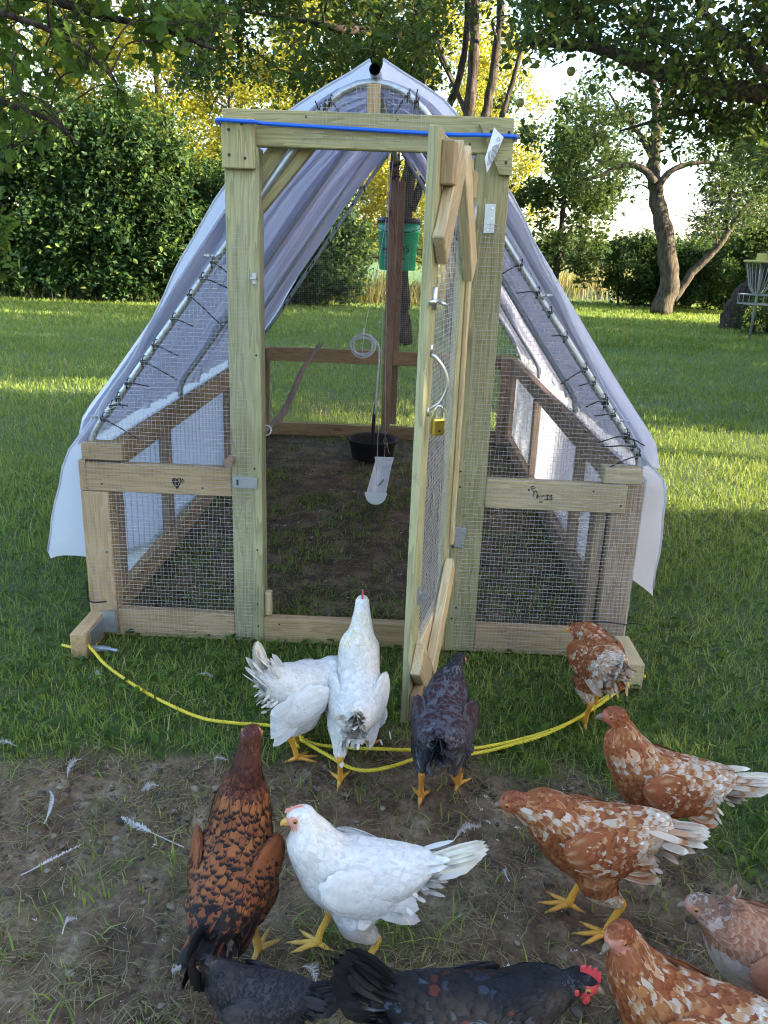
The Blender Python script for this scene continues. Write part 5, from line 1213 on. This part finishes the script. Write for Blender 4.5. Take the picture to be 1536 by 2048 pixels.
    # wings
    for sgn in (1, -1):
        dr = droop if sgn == -1 else 0.0
        cw = np.array([-.008, sgn*.057, .206]); yw = sgn*R(15)+sgn*R(8 if dr else 0)*-1; pw = R(-7-dr)
        ax = np.array([math.cos(pw)*math.cos(yw), math.sin(yw), -math.sin(pw)*1.0]); ax = unit(ax)     # forward axis of the wing
        out = unit(np.array([0, sgn, .38])); out = unit(out-ax*(out@ax)); upw = np.cross(ax, out)*(-sgn if np.cross(ax, out)[2]*1 < 0 else 1); upw = upw if upw[2] > 0 else -upw
        if dr: cw = cw+np.array([-.02, sgn*.012, -.025])
        cw, ax, out, upw = rot(cw), rv(ax), rv(out), rv(upw)
        S = np.stack([ax*.070, out*.013, upw*.040]); V0, F0 = ellipsoid(cw, S, 12)
        fs = []
        wc0, _ = pick(pal, 6, V0, r)
        # coverts
        n = 190; u = r.uniform(-1, 1, (n*2, 2)); u = u[(u**2).sum(1) < .95][:n]; h = np.sqrt(1-(u**2).sum(1))
        P = cw+ax*(u[:, :1]*.066)+upw*(u[:, 1:]*.038)+out*(.013*h)[:, None]; nn = unit(out+ax*(u[:, :1]*.18)+upw*(u[:, 1:]*.45))
        o_ = np.argsort(-u[:, 0]); P, nn, u = P[o_], nn[o_], u[o_]
        d = unit(-ax-upw*.18+r.normal(size=(len(P), 3))*.06); d = unit(d-nn*(d*nn).sum(1)[:, None])
        c_, e_ = pick(pal, 6, P, r); fs.append(feathers(P-d*.010-nn*.0015, d, nn, .034*r.uniform(.85, 1.2, len(P)), .022, c_, e_, .085*sleek*1.2, .02))
        # flight feathers, two layered rows
        for row, (nf, L0, L1, x0, x1, z0, z1, of) in enumerate(((9, .070, .092, .012, -.030, .016, -.030, .008), (8, .060, .080, -.022, -.035, .030, -.010, .011))):
            tq = np.linspace(0, 1, nf); P = cw+ax*np.interp(tq, [0, 1], [x0, x1])[:, None]+upw*np.interp(tq, [0, 1], [z0, z1])[:, None]+out*of
            ang = np.interp(tq, [0, 1], [-.02, -.20]); d = unit(-ax[None]*np.cos(ang)[:, None]+upw[None]*np.sin(ang)[:, None]-out[None]*.06); nn = unit(out[None]+upw[None]*.25-d*0); nn = unit(nn-d*(nn*d).sum(1)[:, None])
            c_, e_ = pick(pal, 7, P, r); fs.append(feathers(P+out*.0012*np.arange(nf)[:, None]*-1, d, nn, np.interp(tq, [0, 1], [L0, L1]), .025, c_, e_, .03, .06))
        FVv, FF, fuv, fcc, fee = join_f(fs)
        VV, FF2 = merge([(V0, F0), (FVv, FF)])
        fobj('wing', (VV, FF2, np.concatenate([np.zeros((len(V0), 2)), fuv]), np.concatenate([wc0, fcc]), np.concatenate([wc0, fee])), e)
    # tail
    root = rot((-.108, 0, .226)); fs = []
    nt = 7
    for sgn in (1, -1):
        tq = np.linspace(0, 1, nt); pa = R(pitch)+R(tail)*-1+0*tq
        ang = R(tail)+np.interp(tq, [0, 1], [R(16), R(-20)])*spread; la = sgn*np.interp(tq, [0, 1], [R(0), R(8)])*spread
        d = np.stack([-np.cos(ang)*np.cos(la), np.sin(la), np.sin(ang)*np.cos(la)], 1); nn = np.stack([.0*tq+.25*np.sin(ang), np.full(nt, sgn*1.), np.full(nt, .35)], 1); nn = unit(nn-d*(nn*d).sum(1)[:, None])
        P = root+np.stack([-.0*tq, sgn*(.001+.007*tq), .012-.024*tq], 1); c_, e_ = pick(pal, 8, P, r)
        fs.append(feathers(P, d, nn, tail_l*np.interp(tq, [0, .4, 1], [.95, 1.0, .72]), .034*tailw, c_, e_, .02, .03))
    tq = np.linspace(-1, 1, 5); ang = R(tail)+R(14)*spread-.10*np.abs(tq); la = tq*R(10)*spread; d = np.stack([-np.cos(ang)*np.cos(la), np.sin(la), np.sin(ang)*np.cos(la)], 1); nn = np.stack([np.sin(ang), tq*.5, np.cos(ang)], 1); nn = unit(nn-d*(nn*d).sum(1)[:, None])
    P = root+np.stack([0*tq, tq*.006, .013-.003*np.abs(tq)], 1); c_, e_ = pick(pal, 8, P, r); fs.append(feathers(P, d, nn, tail_l*.8, .026*tailw, c_, e_, .0, .03))
    n = 50; la = r.normal(size=n)*.14; ang = R(tail)*.8+r.normal(size=n)*.10-.04; d = np.stack([-np.cos(ang)*np.cos(la), np.sin(la), np.sin(ang)*np.cos(la)], 1)
    nn = unit(np.stack([.2*np.ones(n), np.sin(la*3), .6*np.cos(la*3)], 1)); nn = unit(nn-d*(nn*d).sum(1)[:, None])
    P = root+rv((.018, 0, 0))+np.stack([r.normal(size=n)*.014, r.normal(size=n)*.011, r.normal(size=n)*.010], 1); c_, e_ = pick(pal, 4, P, r)
    fs.append(feathers(P, d, nn, r.uniform(.045, .080, n), .015, c_, e_, .02, .05))
    n = 90; P = rot((-.092, 0, .190))+r.normal(size=(n, 3))*np.array([.012, .022, .018]); d = unit(np.stack([-np.ones(n), P[:, 1]*9+r.normal(size=n)*.15, -.55+r.normal(size=n)*.3], 1)); d = rv(d)
    nn = unit(np.stack([-.3*np.ones(n), P[:, 1]*14, .2*np.ones(n)], 1)+r.normal(size=(n, 3))*.3); nn = unit(nn-d*(nn*d).sum(1)[:, None]); c_, e_ = pick(pal, 5, P, r)
    fs.append(feathers(P, d, nn, r.uniform(.012, .023, n), .0075, c_, c_*.96, .04, .10))
    n = 34; sy = r.uniform(-1, 1, n); P = root+np.stack([-.006+r.normal(size=n)*.004, sy*.016, -.020+r.normal(size=n)*.008], 1); d = unit(np.stack([-.55*np.ones(n), sy*.35, math.tan(R(min(60, max(-10, tail))))*.5+r.normal(size=n)*.12], 1)); nn = np.stack([-.8*np.ones(n), sy*.4, .5*np.ones(n)], 1); nn = unit(nn-d*(nn*d).sum(1)[:, None]); c_, e_ = pick(pal, 5, P, r)
    fs.append(feathers(P, d, nn, r.uniform(.03, .045, n), .015, c_, c_*.95, .05, .05))
    fobj('tail', join_f(fs), e)['kind'] = 'stuff'
    # beak, eyes, comb, wattles
    def hm(name, VF, material, smooth=True, parent=e):
        return obj(name, np_mesh(name, VF[0], VF[1], material, smooth=smooth), parent, Mw)
    bk0 = head+hd*.020-hu*.003
    hm('beak', merge([tube(smooth_path([bk0, bk0+hd*.008+hu*.0012, bk0+hd*.0145-hu*.002, bk0+hd*.0185-hu*.0075], 4), np.interp(np.linspace(0, 1, 13), [0, .4, .8, 1], [.0072, .0056, .0032, .0006]), 8), tube(smooth_path([bk0-hu*.0045, bk0+hd*.008-hu*.0055, bk0+hd*.013-hu*.0065], 4), np.linspace(.005, .0012, 9), 7)]), beak or BEAKY)
    for sgn in (1, -1):
        ec = head+hd*.0085+hs*sgn*.0172+hu*.0045; eo = unit(hs*sgn+hd*.25)
        ey = hm('eye', ellipsoid(ec, np.stack([hd*.0046, hs*.0028, hu*.0046]), 8), eye or EYEO)
        hm('pupil', ellipsoid(ec+eo*.0016, np.stack([hd*.0026, hs*.0022, hu*.0026]), 7), EYEB, parent=ey)
        if wattle:
            wc = head+hd*.016+hs*sgn*.006-hu*(.016+.010*wattle); hm('wattle', ellipsoid(wc, np.stack([hd*.008*wattle, hs*.0028, hu*.014*wattle]), 8), combm or COMBM)
            hm('ear_lobe', ellipsoid(head-hd*.006+hs*sgn*.0178-hu*.006, np.stack([hd*.005, hs*.0025, hu*.008]), 7), combm or COMBM)
    if comb:
        q = [(-.012, 0), (-.014, .006), (-.008, .010), (-.005, .0065), (-.001, .0125), (.003, .0075), (.008, .0125), (.011, .006), (.016, .0085), (.019, .002), (.021, -.006), (.010, -.003)]
        B_ = [head+hu*.0185+hd*(a+.004)+hu*b*comb*1.6 for a, b in q]; n = len(q)
        VV = np.concatenate([[b+hs*.0022 for b in B_], [b-hs*.0022 for b in B_]]); mid = [head+hu*.017+hd*.004+hs*.003, head+hu*.017+hd*.004-hs*.003]
        VV = np.concatenate([VV, mid]); j = np.arange(n); j2 = (j+1) % n
        hm('comb', (VV, [np.stack([j, j2, n+j2, n+j], 1), np.concatenate([np.stack([np.full(n, 2*n), j2, j], 1), np.stack([np.full(n, 2*n+1), n+j, n+j2], 1)])]), combm or COMBM, False)
    return e
WH = (.68, .655, .615); CR = (.72, .66, .54)
P_WHITE = {'*': ([(WH, 1)], (.65, .625, .59)), 1: ([(WH, 1), (CR, .25)], (.68, .66, .62)), 8: ([(CR, 1), (WH, 1)], (.62, .57, .48)), 7: ([(WH, 1)], (.60, .59, .58))}
P_WHITE2 = dict(P_WHITE); P_WHITE2[1] = ([(CR, 1.2), (WH, 1), ((.66, .54, .38), .25)], (.66, .60, .50)); P_WHITE2[4] = ([(WH, 1), (CR, .5)], (.64, .60, .54))
RU = (.27, .085, .030); RD = (.19, .050, .018); GO = (.35, .145, .052); PW = (.51, .405, .32); PT = (.42, .235, .125)
def redpal(w, back_white=1.0):
    bw = back_white
    return {'*': ([(RU, 1)], RD), 0: ([(RD, 1), (RU, 1)], RD), 1: ([(RU, 1.3, RD), (RU, .8*w, PT), (GO, .6, RU), (PT, .35*w, PW), (PW, .16*w, GO)], RD), 2: ([(RU, 1, RD), (RU, .6*bw, PT), (PT, .5*bw, PW), (PW, .45*bw, GO), (GO, .4, RU)], RU), 3: ([(RU, 1.4, RD), (GO, .8, RU), (RU, .25*w, PT)], RD), 4: ([(PW, 1.2, GO), (PW, .5, CR), (PT, .6, PW)], GO), 5: ([(PW, 1, CR), (PT, .5, PW)], CR), 6: ([(RU, 1.6, RD), (RU, .5, PT), (PT, .3, PW)], RU), 7: ([(PW, .7, PT), (PT, .6, PW), (RU, .5, PT)], GO), 8: ([(PW, 1), (CR, .6)], (.60, .52, .44))}
BLK = (.011, .010, .011); OR = (.21, .068, .025)
P_LACED = {'*': ([(OR, 1)], BLK), 0: ([((.085, .024, .014), 1)], (.05, .016, .011)), 1: ([((.085, .026, .015), 1), ((.14, .045, .02), .3)], (.035, .014, .011)), 2: ([(OR, 1), ((.26, .092, .03), .5)], BLK), 3: ([((.18, .06, .025), 1)], BLK), 4: ([((.18, .058, .024), 1.2), (BLK, .8)], BLK), 5: ([((.030, .026, .027), 1)], BLK), 6: ([(OR, 1), ((.16, .05, .02), .5)], BLK), 7: ([((.10, .033, .018), 1), (BLK, .6)], BLK), 8: ([((.014, .013, .015), 1)], BLK)}
P_BLUE = {'*': ([((0.058, 0.056, 0.068), 1)], (0.024, 0.020, 0.024)), 0: ([((0.019, 0.017, 0.020), 1)], (0.014, 0.012, 0.015)), 1: ([((0.022, 0.019, 0.023), 1.2), ((0.109, 0.105, 0.122), .35)], (0.051, 0.048, 0.058)), 2: ([((0.041, 0.014, 0.016), 1.4), ((0.088, 0.085, 0.102), .5)], (0.068, 0.065, 0.078)), 4: ([((0.082, 0.082, 0.099), 1), ((0.037, 0.014, 0.017), .5), ((0.136, 0.136, 0.156), .4)], (0.041, 0.038, 0.046)), 6: ([((0.037, 0.012, 0.015), 1), ((0.068, 0.065, 0.075), .7)], (0.058, 0.054, 0.065)), 7: ([((0.088, 0.085, 0.102), 1), ((0.034, 0.014, 0.017), .6), ((0.170, 0.170, 0.190), .4)], (0.034, 0.031, 0.037)), 8: ([((0.068, 0.068, 0.085), 1)], (0.041, 0.041, 0.051)), 5: ([((0.068, 0.067, 0.078), 1)], (0.041, 0.037, 0.048))}
P_DARK = {'*': ([((.030, .029, .033), 1), ((.045, .042, .046), .5)], (.017, .016, .019)), 3: ([((.060, .056, .060), 1)], (.03, .028, .03))}
P_BLACK = {'*': ([((.010, .010, .012), 1), ((.016, .017, .022), .6)], (.006, .006, .008)), 2: ([((.012, .012, .015), 1), ((.024, .030, .046), .22), ((.060, .018, .013), .10)], (.008, .008, .010)), 6: ([((.013, .013, .017), 1), ((.034, .048, .072), .22), ((.075, .022, .015), .13)], (.009, .009, .011)), 7: ([((.012, .012, .016), 1), ((.03, .042, .06), .2), ((.06, .02, .014), .1)], (.007, .007, .009)), 4: ([((.011, .011, .013), 1), ((.04, .05, .075), .2)], (.007, .007, .009))}
SA = (.29, .125, .072)
P_SALMON = {'*': ([(SA, 1)], (.40, .235, .155)), 0: ([((.17, .095, .07), 1), ((.32, .25, .21), .4)], (.18, .11, .08)), 1: ([((.21, .10, .065), 1), ((.40, .30, .24), .4)], (.34, .22, .155)), 3: ([((.46, .37, .31), 1)], (.50, .41, .35)), 5: ([((.46, .37, .31), 1)], (.50, .41, .35)), 7: ([((.28, .14, .09), 1)], (.45, .30, .22)), 8: ([((.30, .17, .12), 1)], (.4, .27, .2))}
# background to foreground
hen('white hen bent down with its tail up, left of the upright white hen', (-.225, 1.80), 30, P_WHITE, 1, sleek=.32, spread=.2, tailw=.75, head=(.17, .0, .10), hpitch=-60, pitch=-8, tail=74, tail_l=.105, droop=30, feet=((.0, .03), (-.03, -.035)), comb=.3, combm=COMBP)
hen('white hen stretching its neck upright in front of the coop sill', (-.085, 1.775), 92, P_WHITE2, 2, sleek=.32, spread=.5, neck_k=1.22, head=(.115, -.005, .392), hpitch=12, pitch=20, tail=38, tail_l=.075, tailw=.9, feet=((-.10, .035), (.05, -.035)), comb=.7)
hen('dark slate and maroon hen facing the coop beside the open door', (.128, 1.665), 83, P_BLUE, 3, head=(.125, -.02, .295), hyaw=-20, hpitch=-10, pitch=8, tail=24, tail_l=.075, feet=((-.045, .04), (.02, -.045)), comb=0, leg=(.55, .24, .03))
hen('russet hen with white-edged rump at the right corner of the coop', (.580, 2.015), 97, redpal(.6, .5), 4, head=(.115, .035, .235), hyaw=45, hpitch=-15, pitch=-4, tail=18, tail_l=.055, feet=((-.03, .035), (.05, -.02)), comb=0)
hen('standing russet hen with pale back and long white tail at right', (.590, 1.475), 172, redpal(.85, 2.2), 5, head=(.115, .0, .335), hpitch=-6, pitch=8, tail=6, tail_l=.12, tailw=.55, feet=((.03, .04), (-.01, -.045)), comb=0, beak=BEAKG, face=(.32, .085, .05), spread=.25, scale=1.02)
hen('golden mottled hen walking head-low in the middle of the mud', (.405, 1.285), 171, redpal(.55, 1.1), 6, head=(.158, .0, .245), hpitch=-20, pitch=-3, tail=0, tail_l=.095, tailw=.55, feet=((-.035, .04), (.03, -.02)), comb=0, beak=BEAKG, face=(.30, .10, .05), spread=.25, scale=1.03)
hen('gold-laced brown hen with black tail facing away, left of centre', (-.268, 1.165), 84, P_LACED, 7, head=(.075, -.01, .395), hpitch=4, pitch=28, tail=-2, tail_l=.105, tailw=1.2, feet=((.02, .04), (.0, -.04)), comb=0, scale=1.05, leg=(.35, .22, .05))
hen('white hen in profile facing left in the muddy foreground', (-.045, 1.165), 176, P_WHITE, 8, sleek=.32, head=(.105, .0, .305), hyaw=12, hpitch=-14, pitch=3, tail=24, tail_l=.13, tailw=.62, feet=((-.02, .038), (.075, -.012)), comb=.25, combm=COMBP, face=(.60, .30, .23), leg=(.60, .38, .07), spread=.25)
hen('small charcoal hen at the bottom edge, left of the black hen', (-.185, .955), 172, P_DARK, 9, head=(.135, .0, .275), hyaw=6, hpitch=-14, pitch=-2, tail=10, tail_l=.10, feet=((.07, .05), (.03, -.04)), comb=0, face=(.10, .075, .075), beak=BEAKG, scale=.68, leg=(.55, .26, .03))
hen('black hen with red comb and wattles facing right at the bottom', (.135, .915), 3, P_BLACK, 10, head=(.165, -.0, .268), hyaw=-12, hpitch=-14, pitch=-2, tail=30, tail_l=.12, tailw=1.2, feet=((.02, .04), (-.01, -.04)), comb=.75, wattle=.7, face=(.46, .05, .05), beak=BEAKG, leg=(.06, .05, .045), zoff=-.03)
hen('russet hen with white-streaked neck looking towards us, bottom right', (.470, .925), 164, redpal(.7, .8), 11, head=(.118, .0, .315), hyaw=55, hpitch=-10, pitch=5, tail=14, tail_l=.11, feet=((.02, .04), (-.01, -.04)), comb=0, beak=BEAKG, face=(.42, .17, .12), zoff=-.02)
hen('salmon and cream bearded hen entering at the right edge', (.655, 1.055), 168, P_SALMON, 12, head=(.128, .0, .262), hpitch=-10, pitch=2, tail=14, tail_l=.11, feet=((.02, .04), (-.01, -.04)), comb=0, face=(.36, .17, .13), beak=BEAKG, zoff=-.02)
# ------------------------------------------------------------------ loose feathers on the ground
FEA = mat('loose_feather'); _a = N(FEA, 'Attribute', _attribute_name='rnd')
_c = ramp(FEA, _a.outputs['Fac'], [(0, (.50, .49, .50)), (.7, (.70, .69, .68)), (1, (.62, .54, .40))])
finish(FEA, N(FEA, 'MixShader', Fac=.3, i1=N(FEA, 'BsdfPrincipled', Base__Color=_c.outputs[0], Roughness=.7).outputs[0], i2=N(FEA, 'BsdfTranslucent', Color=_c.outputs[0]).outputs[0]))
def loose_feather(label, a, b, bow, w, bare=.35, fluff=.2, seed=0):
    """a quill tip, b vane tip as photo positions on the ground; bow sideways in metres"""
    r = np.random.default_rng(seed)
    g = lambda px, py: (lambda d: np.array(CAM_POS)+d*(-CAM_POS.z/d[2]))(FWn+(px-768)/1600*XAn+(py-1024)/1600*YAn)
    A, Bp = g(*a), g(*b); d = Bp-A; L = np.linalg.norm(d); d /= L; s = np.array([-d[1], d[0], 0])
    zb = float(ground_z(np.array([A[0], Bp[0], (A[0]+Bp[0])/2]), np.array([A[1], Bp[1], (A[1]+Bp[1])/2])).max())+.008
    t = np.linspace(0, 1, 14); Q = A+d*(L*t)[:, None]+s*(bow*4*t*(1-t))[:, None]; Q[:, 2] = zb+.012*np.sin(t*3.1)
    e = empty('loose_feather', (A[0], A[1], 0), label, 'feather', 'white feathers lying on the ground')
    mesh_obj('quill', tube(Q, np.linspace(.0013, .0004, 14), 5), FEA, e)
    n = 70; tt = np.linspace(bare, 1, n); C_ = np.stack([np.interp(tt, t, Q[:, i]) for i in range(3)], 1); T_, _, _ = frames(Q); Tn = np.stack([np.interp(tt, t, T_[:, i]) for i in range(3)], 1)
    parts = []
    for sg in (1, -1):
        wd = w*np.sin(np.clip((tt-bare)/(1-bare), 0, 1)**.7*np.pi*.93+.12)*r.uniform(1-fluff*.45, 1+fluff*.3, n); tip = C_+(s*sg*.8+Tn*.6)*wd[:, None]*(1 if sg > 0 else .6)+np.stack([0*tt, 0*tt, r.normal(size=n)*fluff*.008+.001], 1)
        h = Tn*L*.0095; fl_ = fluff
        V = np.stack([C_-h, C_+h, tip+h*.7, tip-h*.3], 1).reshape(-1, 3); parts.append((V, [np.arange(n*4).reshape(-1, 4)]))
    mesh_obj('vane', merge(parts), FEA, e)
for k, (lb, a, b, bow, w, bare, fl) in enumerate([
    ('long white quill feather lying left of the gold-laced hen', (368, 1697), (243, 1637), .012, .012, .45, .4),
    ('bowed white feather pointing down-right in the left mud', (88, 1648), (98, 1582), -.014, .008, .1, .2),
    ('long thin grey-white feather low in the left mud', (42, 1752), (162, 1692), -.014, .006, .15, .2),
    ('short curled white feather at the top of the left mud', (163, 1522), (135, 1560), -.008, .008, .2, .6),
    ('fluffy white feather at the left picture edge on the grass', (38, 1500), (-8, 1492), .003, .009, .2, .6),
    ('small fluffy feather between the mud edge and the brown hen', (318, 1578), (284, 1588), .004, .010, .2, .7),
    ('fluffy white feather by the foot of the profile white hen', (606, 1932), (632, 1968), .004, .013, .1, .7),
    ('small bent white feather on the mud behind the brown hen', (455, 1526), (428, 1524), .010, .006, .1, .5),
    ('stained white feather with yellow tip low on the left mud', (125, 1872), (155, 1842), .004, .008, .3, .5),
    ('white feather on the grass below the coop corner', (205, 1372), (195, 1345), .004, .010, .2, .5),
    ('slim white feather on the grass left of the bent hen', (394, 1354), (428, 1360), -.005, .006, .2, .4),
    ('white feather on the mud just right of the white hen tail', (905, 1690), (960, 1660), .006, .009, .2, .8),
    ('thin white feather stuck beside the russet hens in the mud', (1018, 1772), (1012, 1748), .008, .004, .1, .4),
    ('pale feather left of the bottom dark hen', (390, 1915), (345, 1945), .004, .010, .3, .8)]):
    loose_feather(lb, a, b, bow, w, bare, fl, 500+k)
# downy bits and droppings, too small to count
rD = np.random.default_rng(900); x = rD.uniform(-.9, .95, 700); y = rD.uniform(.95, 1.85, 700); k = rD.random(700) < (.10+.45*np.exp(-(((x-.25)/.3)**2+((y-1.35)/.25)**2)))*mud_mask(x, y); x, y = x[k], y[k]
x2 = rD.uniform(-.95, .7, 170); y2 = rD.uniform(2.5, 5.3, 170); x3 = rD.uniform(-1.0, 1.2, 16); y3 = rD.uniform(1.8, 2.4, 16)
x, y = np.concatenate([x, x2, x3]), np.concatenate([y, y2, y3]); n = len(x)
parts = []
for xx, yy in zip(x, y):
    a = rD.uniform(0, 6.283); L = rD.uniform(.004, .020)*rD.uniform(.6, 1.2)*(1.7 if yy > 2.4 else 1); z = float(ground_z(np.array([xx]), np.array([yy]))[0])+.007; kk = rD.integers(4, 10); dv = np.array([math.cos(a), math.sin(a), 0]); sv = np.array([-dv[1], dv[0], 0])
    c0 = np.array([xx, yy, z]); t = np.sort(rD.random(kk))
    for q in t:
        b0 = c0+dv*L*q; tip = b0+(dv*.5+sv*rD.choice([-1, 1])*rD.uniform(.4, 1.1))*L*.45*(1.1-q)+np.array([0, 0, rD.uniform(-.001, .004)]); hw = dv*L*.10
        parts.append(np.stack([b0-hw, b0+hw, tip]))
V = np.concatenate(parts); F = np.arange(len(V)).reshape(-1, 3)
tag(obj('downy_litter', np_mesh('downy_litter', V, [F], FEA, attrs={'rnd': np.repeat(rD.random(len(F))*.8, 3)})), 'tiny white down and droppings scattered on mud and coop floor', 'litter', kind='stuff')
